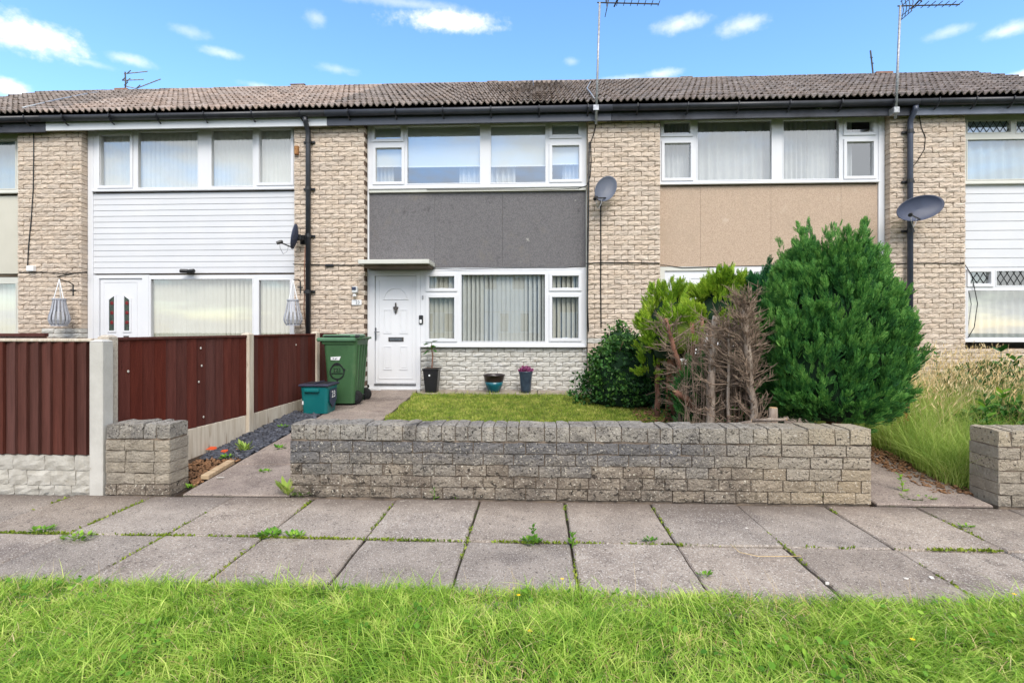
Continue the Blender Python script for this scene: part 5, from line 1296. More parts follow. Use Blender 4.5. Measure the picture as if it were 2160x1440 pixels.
p = PG(430, 1003); mb = MB(); mb.cbox(-.035, .035, -.21, .21, 0, .04, .004); me = mb.mesh('timber_offcut', 'timber_pale'); o = obj('timber_offcut', me, None, loc=(-2.93, 4.62, gz(4.62) + .012), rot=(.07, .03, .03)); tag(o, 'pale timber offcut lying beside the wall stub', 'timber')
def shard(name, label, u, v, m, s, cat, rz=0.3, h=.02):
    q = PG(u, v); mb = MB(); mb.prism([(-s, 0), (-s * .2, s * .5), (s * .8, s * .45), (s, .0), (s * .2, -s * .1)], -h / 2, h / 2); me = mb.mesh(name, m)
    me.transform(Matrix.Rotation(rz, 4, 'Z')); o = obj(name, me, None, loc=(q.x, q.y, q.z + .02)); tag(o, label, cat)
shard('plastic_shard', 'larger orange plastic shard against the gravel board', 446, 951, 'orange_plastic', .055, 'shard', .2)
shard('plastic_shard', 'smaller orange shard on the dark slate chippings', 472, 957, 'orange_plastic', .045, 'shard', .8)
def flake(u, v, L, W, label, rz=0.0, m='pale_chip'):
    q = PG(u, v); mb = MB(); mb.prism([(-L, -W * .4), (-L * .6, W), (L * .5, W * .8), (L, W * .1), (L * .3, -W)], 0, .002); me = mb.mesh('paper_scrap', m)
    me.transform(Matrix.Rotation(rz, 4, 'Z') @ Matrix.Rotation(math.pi / 2, 4, 'X')); o = obj('paper_scrap', me, None, loc=(q.x, q.y, q.z + (.006 if q.y < 4.08 else .022))); tag(o, label, 'scrap')
flake(465, 1012, .04, .013, 'white scrap on the path beside the timber offcut')
flake(1912, 1222, .016, .010, 'white scrap on the pavement near the right end of the verge', .4)
flake(1745, 1232, .022, .010, 'white scrap at the grass edge right of centre', .9)
flake(1575, 1115, .012, .008, 'small white scrap on the pavement slab right of centre')
flake(1965, 1220, .02, .012, 'pale scrap beside the diagonal joint on the right', 1.1)
# stump and cut logs by the conifer
q = Vector((X_(1633, 4.75), 4.75, gz(4.75)))
def log(label, a, b, ra, rb, name='cut_log', m='bark_red'):
    t = thing(name, label, 'log', tuple((Vector(a) + Vector(b)) / 2)); MB().tube([a, Vector(a).lerp(Vector(b), .5), b], [ra, (ra + rb) / 2 * 1.03, rb], 10).build('bark', m, t, True)
    d = (Vector(b) - Vector(a)).normalized()
    for e, rr, s in ((Vector(a), ra, -1), (Vector(b), rb, 1)): MB().tube([e + d * s * .001, e + d * s * .004], rr * .9, 10).build('cut_face', 'cut_wood', t)
zg = gz(4.7)
log('short upright stump between bare trunk and round conifer', (X_(1632, 4.72), 4.72, zg), (X_(1632, 4.72), 4.73, .655), .042, .036, 'tree_stump', 'bark_grey')
log('cut log lying behind the wall left of the stump', (X_(1560, 4.7), 4.70, .50), (X_(1618, 4.7), 4.62, .56), .03, .026, m='bark_grey')
log('thin cut branch resting on the wall top by the conifer', (X_(1585, 4.6), 4.58, .565), (X_(1640, 4.6), 4.44, .60), .016, .012, m='bark_grey')
# heap of earth and roots behind the wall carries them
g_ = random.Random(8); V = []; nx, ny = 16, 9
for j in range(ny):
    for i in range(nx):
        fx, fy = i / (nx - 1), j / (ny - 1); e = math.sin(math.pi * fx) ** .5 * math.sin(math.pi * fy) ** .6
        V.append((1.45 + 1.15 * fx, 4.37 + .75 * fy, gz(4.37 + .75 * fy) - .02 + (.46 + g_.uniform(-.05, .05)) * e))
mb = MB(); mb.add(V, [(j * nx + i, j * nx + i + 1, (j + 1) * nx + i + 1, (j + 1) * nx + i) for j in range(ny - 1) for i in range(nx - 1)]); o = mb.build('earth_mound', 'soil', None, True); o['kind'] = 'structure'

# ================================================================ PLANTS
def frond(n=8, wid=.045, spread=.75):
    """a flat feathery conifer spray along +z, length 1"""
    V = []; Fq = []
    def blade(a, d, L, w, yo):
        o = len(V); a = np.array(a); d = np.array(d); pr = np.array((-d[2], 0, d[0]))
        V.extend([a, a + d * L * .45 + pr * w + np.array((0, yo, 0)), a + d * L, a + d * L * .45 - pr * w - np.array((0, yo, 0))]); Fq.append((o, o + 1, o + 2, o + 3))
    blade((0, 0, 0), (0, 0, 1), 1.0, .022, .012)
    for k in range(n):
        f = .12 + .78 * k / n; L = (.50 * (1 - f) ** .7 + .12)
        for s in (1, -1):
            an = spread * (1 - .35 * f); d = (s * math.sin(an), 0, math.cos(an)); blade((0, .03 * math.sin(k), f), d, L, wid * (1 - .3 * f), .02 * (1 if k % 2 else -1))
            d2 = (s * math.sin(an * .45), 0, math.cos(an * .45)); blade((s * math.sin(an) * L * .45, .02, f + math.cos(an) * L * .45), d2, L * .5, wid * .7, .02)
    return np.array(V), np.array(Fq)
FR_V, FR_F = frond(5, .036, .46)
FR2_V, FR2_F = frond(6, .06, .6)
def unit(v): return v / (np.linalg.norm(v, axis=1, keepdims=True) + 1e-9)
def plumes(g, base, axis, length, per, fl, width):
    """bundles of fronds: base, axis (n,3), length (n)"""
    n = len(base); axis = unit(axis)
    b = np.repeat(base, per, 0); ax = np.repeat(axis, per, 0); L = np.repeat(length, per)
    f = g.uniform(.05, 1, n * per) ** .8; rnd = unit(g.normal(0, 1, (n * per, 3))); side = rnd - (rnd * ax).sum(1, keepdims=True) * ax
    P = b + ax * (f * L * .85)[:, None] + side * (width * (1 - f) * L)[:, None]
    up = ax + side * (.55 * (1 - f * .6))[:, None] + g.normal(0, .1, (n * per, 3))
    return P, up, side + g.normal(0, .4, (n * per, 3)), fl * g.uniform(.7, 1.25, n * per) * (1.05 - .35 * f), f
def conifer(name, label, c, rad, zb, zt, m, nplume, per, fl, seed, top_tips=14, core='foliage_core', cat='conifer', pl=(.28, .5), wid=.30, bias=.62, point=1.0, trunk=True, lump=.1, group=None, tipl=1.0, tip=None):
    g = np.random.default_rng(seed); t = thing(name, label, cat, (c[0], c[1], gz(c[1])), group)
    zc_ = zb + (zt - zb) * .42
    f0 = .36
    def radius(zf):            # crown outline, egg shaped: widest below the middle, narrow at the top
        zf = np.clip(zf, 0, 1)
        return np.where(zf > f0, (1 - ((zf - f0).clip(0) / (1 - f0)) ** 1.75).clip(0) ** .72, .52 + .48 * np.sin(np.pi / 2 * np.clip(zf / f0, 0, 1)) ** .8)
    # core
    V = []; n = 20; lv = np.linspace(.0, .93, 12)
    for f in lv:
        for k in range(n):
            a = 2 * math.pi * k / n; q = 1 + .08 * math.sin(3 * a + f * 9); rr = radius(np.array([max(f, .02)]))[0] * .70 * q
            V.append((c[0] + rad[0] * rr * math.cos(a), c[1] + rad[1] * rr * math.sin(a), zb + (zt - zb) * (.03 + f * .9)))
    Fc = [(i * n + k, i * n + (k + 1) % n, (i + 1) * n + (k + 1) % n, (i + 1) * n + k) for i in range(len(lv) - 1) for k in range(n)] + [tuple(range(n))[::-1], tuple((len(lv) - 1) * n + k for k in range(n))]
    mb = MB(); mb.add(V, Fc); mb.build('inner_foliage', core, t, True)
    f = g.uniform(0.0, 1.0, nplume) ** .9 * .86; a = g.uniform(0, 2 * np.pi, nplume)
    lum = 1 + lump * np.sin(3.1 * a + 7 * f) + lump * .7 * g.normal(0, 1, nplume).clip(-1.3, 1.3)
    rr = radius(f + .03) * lum * .74
    base = np.stack([c[0] + rad[0] * rr * np.cos(a), c[1] + rad[1] * rr * np.sin(a), zb + (zt - zb) * f * .96], 1)
    outw = np.stack([np.cos(a), np.sin(a), np.zeros(nplume)], 1)
    ax = outw * (1 - bias)  + np.array((0, 0, 1.0)) * bias + g.normal(0, .12, (nplume, 3))
    ax[f < .12, 2] *= .3
    L = g.uniform(pl[0], pl[1], nplume)
    p1 = plumes(g, base, ax, L, per, fl, wid)
    if top_tips:
        at = g.uniform(0, 2 * np.pi, top_tips); rt = np.sqrt(g.uniform(0, 1, top_tips)) * .52
        b2 = np.stack([c[0] + rad[0] * rt * np.cos(at), c[1] + rad[1] * rt * np.sin(at), zb + (zt - zb) * (.92 - .40 * rt ** 1.5) - .16], 1)
        p2 = plumes(g, b2, np.stack([.18 * np.cos(at), .18 * np.sin(at), np.ones(top_tips)], 1), g.uniform(.34, .62, top_tips) * tipl, int(per * 1.8), fl, .14)
        p1 = tuple(np.concatenate([x, y]) for x, y in zip(p1, p2))
    k = np.concatenate([p1[4]]) < .58 if tip else np.ones(len(p1[0]), bool)
    for sel, nm, mm in ((k, 'crown', m), (~k, 'new_growth', tip)):
        if mm and sel.any():
            V, Fq = scatter(FR_V, FR_F, frames(p1[1][sel], p1[2][sel], p1[3][sel]), p1[0][sel]); obj(nm, npmesh(nm, V, Fq, mm), t)
    if trunk: MB().tube([(c[0], c[1], gz(c[1]) - .02), (c[0] + .02, c[1], zb + .2), (c[0], c[1], zb + (zt - zb) * .6)], [.075, .06, .03], 9).build('trunk', 'bark_red', t, True)
    return t
# the big round conifer
cY = 5.12; cx = X_(1779, cY) - .11; zb_, zt_ = Z_(1779, 908, 4.75), Z_(1779, 462, cY)
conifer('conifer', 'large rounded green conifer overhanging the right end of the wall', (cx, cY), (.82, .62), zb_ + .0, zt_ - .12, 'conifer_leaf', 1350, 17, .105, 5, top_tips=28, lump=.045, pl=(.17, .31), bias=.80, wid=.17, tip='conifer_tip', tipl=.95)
# gold-tipped conifers behind the bare trunks
conifer('conifer', 'yellow-green conifer top left of the bare trunks', (X_(1415, 6.7), 6.7), (.40, .32), Z_(1400, 760, 6.7), Z_(1420, 606, 6.7), 'gold_leaf', 100, 18, .13, 8, core='foliage_core', top_tips=14, pl=(.16, .3), tipl=.7, bias=.78)
conifer('conifer', 'yellow-green conifer top just left of the dark conifer', (X_(1528, 6.5), 6.5), (.40, .32), Z_(1520, 715, 6.5), Z_(1535, 588, 6.5), 'gold_leaf', 90, 18, .13, 9, core='foliage_core', top_tips=14, pl=(.16, .3), tipl=.7, bias=.78)
conifer('conifer', 'drooping yellow-green conifer growth beside the dark leafy shrub', (X_(1378, 7.0), 7.0), (.2, .2), Z_(1378, 800, 7.0), Z_(1378, 640, 7.0), 'gold_leaf', 50, 14, .12, 14, top_tips=5, pl=(.14, .26), tipl=.6, trunk=False)
conifer('conifer', 'small yellow-green tuft on the lower bare trunks', (X_(1438, 6.2), 6.2), (.18, .16), Z_(1440, 745, 6.2), Z_(1440, 660, 6.2), 'gold_leaf', 22, 12, .13, 10, core='gold_core', top_tips=3, pl=(.12, .22), trunk=False)
conifer('conifer', 'low green conifer regrowth at the foot of the pale trunk', (X_(1466, 5.6), 5.6), (.13, .12), gz(5.6), Z_(1468, 768, 5.6), 'conifer_leaf', 34, 10, .12, 12, top_tips=3, pl=(.12, .24), trunk=False)
conifer('conifer', 'slim dark blue-green conifer squeezed against the large conifer', (X_(1612, 6.2), 6.2), (.28, .24), gz(6.2) + .1, Z_(1612, 560, 6.2), 'conifer_leaf_dark', 110, 16, .14, 13, top_tips=6, pl=(.2, .34))

# bare trunks with dead twigs
def bare_trunk(label, pts_, rad_, m, ntw, twL, seed, up=.35, top_twigs=0, bunch=1.0):
    g = random.Random(seed); pts_ = [Vector(p) for p in pts_]
    t = thing('bare_trunk', label, 'trunk', tuple(pts_[0]), 'cut back trunks behind the wall')
    # subdivide with a little wobble
    P = []; R = []
    for i in range(len(pts_) - 1):
        for k in range(4):
            f = k / 4; q = pts_[i].lerp(pts_[i + 1], f)
            if i or k: q += Vector((g.uniform(-.012, .012), g.uniform(-.012, .012), 0))
            P.append(q); R.append((rad_[i] * (1 - f) + rad_[i + 1] * f) * g.uniform(.9, 1.12))
    P.append(pts_[-1]); R.append(rad_[-1])
    MB().tube(P, R, 9).build('trunk', m, t, True)
    MB().tube([P[-1] + Vector((0, 0, .002)), P[-1] + Vector((0, 0, .006))], R[-1] * .85, 9).build('cut_face', 'cut_wood', t)
    tw = MB()
    for k in range(ntw):
        f = 1 - (1 - g.random()) ** bunch if bunch != 1 else g.random(); f = .08 + .9 * f
        i = min(int(f * (len(P) - 1)), len(P) - 2); b = P[i].lerp(P[i + 1], f * (len(P) - 1) - i); a = g.uniform(0, 6.28)
        L = twL * g.uniform(.4, 1.2); d = Vector((math.cos(a), math.sin(a) * .7, g.uniform(up - .5, up + .5))).normalized()
        e = b + d * L * .5 + Vector((g.uniform(-.03, .03), 0, g.uniform(-.02, .03))); e2 = b + d * L + Vector((g.uniform(-.06, .06), g.uniform(-.05, .05), g.uniform(-.05, .08)))
        r0 = g.uniform(.004, .009); tw.tube([b, e, e2], [r0, r0 * .7, .0015], 4, False)
        for s in range(g.randrange(4, 9)):
            bb = b.lerp(e2, g.uniform(.3, .9)); dd = (d + Vector((g.uniform(-.9, .9), g.uniform(-.9, .9), g.uniform(-.6, .8)))).normalized(); tw.tube([bb, bb + dd * L * g.uniform(.2, .45)], [.0035, .001], 3, False)
    tw.build('twigs', 'twig', t)
    return t
def base_of(u, Y): return (X_(u, Y), Y, gz(Y) - .03)
def at(u, v, Y): return tuple(PX(u, v, Y))
bare_trunk('pale barked bare trunk, thickest in the middle of the hedge gap', [base_of(1494, 5.2), at(1498, 860, 5.2), at(1503, 760, 5.2), at(1510, 666, 5.22)], [.046, .04, .035, .028], 'bark_grey', 80, .22, 31, .6)
bare_trunk('reddish bare trunk with a fan of dead twigs beside the conifer', [base_of(1592, 4.95), at(1590, 850, 4.95), at(1578, 740, 4.95), at(1571, 640, 4.97)], [.037, .033, .03, .033], 'bark_grey', 230, .24, 32, .95, bunch=1.5)
bare_trunk('thin grey dead stem between the two thicker bare trunks', [base_of(1536, 5.1), at(1538, 800, 5.1), at(1540, 690, 5.1)], [.017, .014, .01], 'bark_grey', 70, .30, 33, .5, bunch=1.6)
bare_trunk('leaning forked bare trunk at the left of the hedge gap', [base_of(1470, 5.75), at(1452, 840, 5.8), at(1432, 770, 5.85), at(1404, 672, 5.9)], [.038, .034, .03, .022], 'bark_red', 90, .28, 34, .5)
bare_trunk('red bare stem under the yellow-green foliage', [base_of(1462, 6.3), at(1455, 790, 6.3), at(1458, 680, 6.35)], [.05, .046, .036], 'bark_red', 30, .24, 35)
bare_trunk('slender red stem right of the thicker red stem', [base_of(1482, 6.2), at(1480, 780, 6.2), at(1481, 670, 6.25)], [.03, .028, .02], 'bark_red', 30, .24, 36)
bare_trunk('brown bare stem beside the dark leafy shrub', [base_of(1388, 6.9), at(1386, 790, 6.9), at(1392, 660, 6.9)], [.036, .032, .024], 'bark_red', 26, .24, 37)
bare_trunk('sawn low side branch pointing left near the ground', [at(1478, 880, 5.55), at(1455, 848, 5.5), at(1425, 826, 5.45)], [.045, .04, .034], 'bark_red', 18, .16, 38)
bare_trunk('dead twiggy stem leaning behind the pale trunk', [base_of(1556, 5.7), at(1535, 780, 5.6), at(1520, 690, 5.5)], [.022, .018, .012], 'bark_grey', 110, .34, 39, .3)

# the thicket of thin dead twigs standing between the trunks
g_ = random.Random(44); tw = MB()
for k in range(230):
    u = g_.uniform(1440, 1612); Y = g_.uniform(5.3, 6.2); v1 = g_.uniform(655, 800) + 40 * abs(u - 1560) / 120
    b = Vector(base_of(u + g_.uniform(-14, 14), Y)); e = Vector(at(u, v1, Y)); m_ = b.lerp(e, .5) + Vector((g_.uniform(-.05, .05), g_.uniform(-.05, .05), 0)); r0 = g_.uniform(.0035, .008)
    tw.tube([b, m_, e], [r0, r0 * .8, .0015], 4, False)
    for s in range(g_.randrange(4, 9)):
        q0 = (b.lerp(m_, g_.random()) if g_.random() < .4 else m_.lerp(e, g_.random())); d = Vector((g_.uniform(-.6, .6), g_.uniform(-.5, .5), g_.uniform(.2, 1.1))).normalized(); L = g_.uniform(.06, .24)
        tw.tube([q0, q0 + d * L * .5 + Vector((g_.uniform(-.015, .015), 0, 0)), q0 + d * L], [.003, .0022, .001], 3, False)
tag(tw.build('dead_twigs', 'twig', None), 'upright thicket of thin dead grey-brown twigs between the bare trunks', 'twigs', None, 'stuff')

# dark leafy shrub
def shrub(name, label, c, rad, h, n, m, size, seed, z0=None, sprig=6, cat='shrub', core='foliage_core', low=.0):
    g = np.random.default_rng(seed); z0 = gz(c[1]) if z0 is None else z0
    t = thing(name, label, cat, (c[0], c[1], z0))
    if core:
        V = []; k_ = 16
        for f in np.linspace(0, .85, 7):
            for k in range(k_):
                a = 2 * math.pi * k / k_; rr = .7 * (1 - f ** 2.2) ** .5 * (1 + .12 * math.sin(3 * a + 5 * f)); V.append((c[0] + rad[0] * rr * math.cos(a), c[1] + rad[1] * rr * math.sin(a), z0 + low + .02 + h * f))
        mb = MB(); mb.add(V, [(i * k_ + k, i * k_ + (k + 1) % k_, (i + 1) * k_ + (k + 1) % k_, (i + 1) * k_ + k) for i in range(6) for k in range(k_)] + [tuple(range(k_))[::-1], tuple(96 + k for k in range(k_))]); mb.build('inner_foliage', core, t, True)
    # twig tips, each with a run of leaves
    nt = n // 9; a = g.uniform(0, 2 * np.pi, nt); f = g.uniform(0, 1, nt) ** .8; lum = 1 + .14 * np.sin(2.7 * a + 5 * f) + .08 * g.normal(0, 1, nt)
    rr = (1 - f ** 2.4) ** .5 * lum
    tip = np.stack([c[0] + rad[0] * rr * np.cos(a), c[1] + rad[1] * rr * np.sin(a), z0 + low + .03 + h * f * (.93 + .07 * lum)], 1)
    ax = unit(np.stack([np.cos(a) * rr, np.sin(a) * rr, .5 + f], 1) + g.normal(0, .3, (nt, 3)))
    per = 9; P = np.repeat(tip, per, 0) - np.repeat(ax, per, 0) * g.uniform(0, .22, nt * per)[:, None] + g.normal(0, .012, (nt * per, 3))
    up = np.repeat(ax, per, 0) * .5 + unit(g.normal(0, 1, (nt * per, 3)))
    leaves('foliage', m, t, P, up, g.normal(0, 1, (nt * per, 3)) + np.array((0, 0, 1.2)), size * g.uniform(.7, 1.3, nt * per))
    tw = MB(); r = random.Random(seed)
    for k in range(sprig):
        b = Vector((c[0] + r.uniform(-.4, .4) * rad[0], c[1] + r.uniform(-.4, .4) * rad[1], z0)); e = Vector((c[0] + r.uniform(-.7, .7) * rad[0], c[1] + r.uniform(-.7, .7) * rad[1], z0 + h * r.uniform(.6, .95))); tw.tube([b, b.lerp(e, .5) + Vector((r.uniform(-.05, .05), 0, .04)), e], [.014, .01, .004], 5, False)
    tw.build('stems', 'bark_red', t)
    return t
sy = 7.7
s1 = shrub('shrub', 'dense dark green leafy shrub at the right end of the white wall', (X_(1322, sy), sy), (.74, .5), 1.0, 6200, 'shrub_leaf', .062, 51, sprig=9)
shrub('shrub', 'narrow dark leafy bush rising behind the dense shrub', (X_(1310, 8.1), 8.1), (.40, .24), 1.2, 1700, 'shrub_leaf', .058, 52)
shrub('shrub', 'dark leafy shrub under the yellow-green conifer', (X_(1395, 7.5), 7.5), (.36, .3), .72, 1500, 'shrub_leaf', .058, 53)
shrub('shrub', 'dark green undergrowth behind the bare trunks', (X_(1500, 6.55), 6.55), (.62, .2), .98, 2600, 'shrub_leaf', .05, 54)
shrub('shrub', 'sparse green undergrowth around the feet of the bare trunks', (X_(1530, 5.5), 5.5), (.36, .26), .5, 700, 'nettle_leaf', .042, 55, core=None)

# ---- grasses
def blades(g, n, xr, yr, hgt, wid, lean, zf, seg=3, clump=0.0, mask=None, wind=(0, 0)):
    x = g.uniform(*xr, n); y = g.uniform(*yr, n)
    if mask is not None:
        k = mask(x, y, g); x, y = x[k], y[k]; n = len(x)
    cl = np.sin(x * 5.3 + 1.7 * np.sin(y * 4.1)) * np.sin(y * 6.1 + 1.3 * np.sin(x * 3.7)) if clump else np.zeros(n)
    h = g.uniform(hgt[0], hgt[1], n) * (1 + clump * cl); a = g.uniform(0, 2 * np.pi, n); ln = g.uniform(lean[0], lean[1], n)
    if clump: a = a * .85 + 1.2 * np.sin(x * 2.3 + y * 1.9) + .6
    dx, dy = np.cos(a) * ln + wind[0], np.sin(a) * ln + wind[1]; px, py = -np.sin(a), np.cos(a)
    yaw = g.uniform(0, 2 * np.pi, n); px, py = np.cos(yaw), np.sin(yaw)
    w = g.uniform(wid[0], wid[1], n); z = zf(x, y); V = np.zeros((n, 2 * seg + 1, 3))
    for i in range(seg + 1):
        f = i / seg; bx = x + dx * h * f ** 1.8; by = y + dy * h * f ** 1.8; bz = z + h * (f - .28 * np.minimum(ln, 1.6) * f ** 2.4)
        ww = w * (1 - f) ** .6 * .5
        if i < seg:
            V[:, 2 * i] = np.stack([bx - px * ww, by - py * ww, bz], 1); V[:, 2 * i + 1] = np.stack([bx + px * ww, by + py * ww, bz], 1)
        else: V[:, 2 * seg] = np.stack([bx, by, bz], 1)
    T = [(2 * i, 2 * i + 1, 2 * i + 3, 2 * i + 2) for i in range(seg - 1)]
    o = (np.arange(n) * (2 * seg + 1))[:, None, None]
    Q = (np.array(T)[None] + o).reshape(-1, 4) if T else np.zeros((0, 4), int)
    tip = (np.array([(2 * seg - 2, 2 * seg - 1, 2 * seg, 2 * seg)])[None] + o).reshape(-1, 4)
    return V.reshape(-1, 3), Q, tip[:, :3]
def grass_obj(name, label, m, sets):
    """blades of one kind, one object"""
    V = []; Q = []; T = []; o = 0
    for v, q, t in sets: V.append(v); Q.append(q + o); T.append(t + o); o += len(v)
    V = np.concatenate(V); Q = np.concatenate(Q); T = np.concatenate(T)
    me = bpy.data.meshes.new(name); me.vertices.add(len(V)); me.vertices.foreach_set('co', V.astype(np.float32).ravel())
    li = np.concatenate([Q.ravel(), T.ravel()]).astype(np.int32); me.loops.add(len(li)); me.loops.foreach_set('vertex_index', li)
    nf = len(Q) + len(T); me.polygons.add(nf); me.polygons.foreach_set('loop_start', np.concatenate([np.arange(len(Q)) * 4, len(Q) * 4 + np.arange(len(T)) * 3]).astype(np.int32))
    me.polygons.foreach_set('use_smooth', np.ones(nf, bool)); me.materials.append(MATS[m]); me.update(calc_edges=True)
    return tag(obj(name, me), label, 'grass', None, 'stuff')
g = np.random.default_rng(77)
vz = lambda x, y: (1 - np.clip((y - 2.25) / .2, 0, 1)) * (.03 + .02 * np.sin(x * 1.7 + y) + .014 * np.sin(x * 4.1 - 2 * y)) - .004
def verge_edge(x, y, g): return y < 2.625 + .012 * np.sin(x * 3.1) + .012 * np.sin(x * 7.7 + 1) + g.normal(0, .018, len(x))
grass_obj('verge_grass', 'bright green rough grass verge along the front of the pavement', 'grass_leaf',
          [blades(g, 90000, (-3.5, 3.5), (1.25, 2.72), (.035, .08), (.004, .0075), (.2, 1.5), vz, 3, .3, verge_edge),
           blades(g, 26000, (-3.5, 3.5), (1.25, 2.70), (.06, .115), (.0045, .008), (.6, 1.9), vz, 4, .45, verge_edge),
           blades(g, 5000, (-3.5, 3.5), (2.56, 2.68), (.02, .06), (.003, .005), (.3, 1.6), vz, 3, .2)])
grass_obj('dry_grass_stalks', 'thin dry stalks standing along the edge of the verge', 'straw',
          [blades(g, 9000, (-3.5, 3.5), (1.3, 2.62), (.04, .085), (.003, .005), (.4, 1.8), vz, 3), blades(g, 110, (-3.4, 3.4), (2.5, 2.66), (.12, .2), (.0015, .0026), (.05, .5), vz, 4)])
gzv = lambda x, y: .068 * (y - 4.1) + .004
def lawn_edge(x, y, g): return (x > -1.97 + .03 * np.sin(y * 9)) & (y < 8.33 + .03 * np.sin(x * 8))
grass_obj('lawn_grass', 'short yellowish mown lawn behind the low wall', 'lawn_leaf',
          [blades(g, 60000, (-2.02, 2.2), (6.2, 8.37), (.018, .045), (.004, .007), (.2, 1.2), gzv, 2, .2, lawn_edge), blades(g, 9000, (-2.0, 2.3), (4.4, 6.2), (.02, .05), (.004, .008), (.2, 1.2), gzv, 2, .2),
           blades(g, 700, (-2.02, 1.3), (8.26, 8.36), (.04, .09), (.004, .007), (.2, 1.0), gzv, 3)])
def meadow_mask(x, y, g): return x > 3.56 + .06 * np.sin(y * 5) - .04 * (y < 4.7)
tall = grass_obj('tall_grass', 'tall uncut green grass filling the garden at the right', 'meadow_leaf',
          [blades(g, 15000, (3.45, 7.2), (4.42, 8.3), (.30, .62), (.004, .008), (.1, .9), gzv, 4, 0, meadow_mask, (-.04, -.08)), blades(g, 6500, (3.48, 4.6), (4.4, 6.2), (.25, .5), (.003, .007), (.3, 1.4), gzv, 4, 0, meadow_mask, (-.06, -.08))])
grass_obj('seeding_grass_stalks', 'straw-coloured seeding grass stalks rising over the green grass', 'straw',
          [blades(g, 1500, (3.6, 7.2), (5.2, 8.3), (.55, .92), (.0025, .0045), (.08, .7), gzv, 5, .1, None, (.05, -.05))])
# seed heads
n = 9000; hx = 3.65 + 3.5 * g.uniform(0, 1, n) ** 1.6; hy = g.uniform(5.3, 8.3, n); cl = np.sin(hx * 6) * np.sin(hy * 5); hz = gzv(hx, hy) + g.uniform(.48, .86, n) + .06 * cl
V, Fq = scatter(np.array([(0, 0, 0), (.07, 0, .5), (0, 0, 1), (-.07, 0, .5)]), np.array([(0, 1, 2, 3)]), frames(np.stack([g.normal(.15, .45, n), g.normal(-.1, .45, n), np.ones(n)], 1), g.normal(0, 1, (n, 3)), g.uniform(.03, .085, n)), np.stack([hx, hy, hz], 1))
tag(obj('grass_seed_heads', npmesh('grass_seed_heads', V, Fq, 'straw')), 'pale feathery seed heads over the uncut garden', 'grass', None, 'stuff')

# leafy weeds among the tall grass
def weed_stalk(label, u, vtop, Y, nl, size, seed, m='nettle_leaf', name='tall_weed', spread=1.0, cat='weed', group='tall weeds in the uncut garden'):
    r = random.Random(seed); x = X_(u, Y); z0 = gz(Y); zt_ = Z_(u, vtop, Y); t = thing(name, label, cat, (x, Y, z0), group)
    top = Vector((x + r.uniform(-.04, .04), Y, zt_)); MB().tube([(x, Y, z0 - .02), Vector((x, Y, z0)).lerp(top, .55) + Vector((.02, 0, 0)), top], [.009, .007, .003], 5).build('stem', 'nettle_leaf', t)
    P, U, N, S = [], [], [], []
    for k in range(nl):
        f = .3 + .7 * k / (nl - 1); b = Vector((x, Y, z0)).lerp(top, f)
        for s in range(2):
            a = k * 1.57 + s * math.pi + r.uniform(-.4, .4); P.append(b); U.append((math.cos(a) * spread, math.sin(a) * spread, r.uniform(.0, .6) + .5 * (f > .9))); N.append((0, 0, 1.0)); S.append(size * r.uniform(.8, 1.2) * (1.15 - .55 * f))
    leaves('foliage', m, t, P, U, N, S)
weed_stalk('dark leafy weed stalk in front of the right-hand pier', 1975, 748, 7.2, 12, .12, 61)
weed_stalk('nettle-like weed beside the sill corner at the right', 2028, 772, 7.2, 10, .17, 62)
weed_stalk('broad leaved weed with wide leaves under the lattice window', 2112, 742, 6.9, 8, .26, 63, spread=1.3)
weed_stalk('tall weed near the right edge under the window', 2140, 760, 6.6, 9, .24, 64, spread=1.2)
weed_stalk('shorter weed between the broad leaved weeds at the right edge', 2075, 800, 6.4, 9, .2, 65)
weed_stalk('leafy weed just behind the right-hand low wall', 2120, 830, 5.6, 9, .2, 66, 'weed_leaf')
weed_stalk('pale green weed behind the corner of the right-hand wall', 2085, 860, 5.2, 9, .17, 67, 'weed_leaf')
shrub('shrub', 'low green leafy growth behind the low wall at the right edge', (X_(2150, 5.6), 5.6), (.7, .4), .5, 1500, 'nettle_leaf', .075, 68, core=None)
shrub('shrub', 'mid green leafy weeds under the window at the right edge', (X_(2090, 7.6), 7.6), (.9, .4), .62, 1800, 'nettle_leaf', .085, 69, core=None)
q = PX(1893, 850, 5.9); shrub('red_plant', 'small red-leaved plant beside the foot of the large conifer', (q.x, 5.9), (.13, .12), .62, 260, 'red_leaf', .07, 70, core=None, cat='plant')

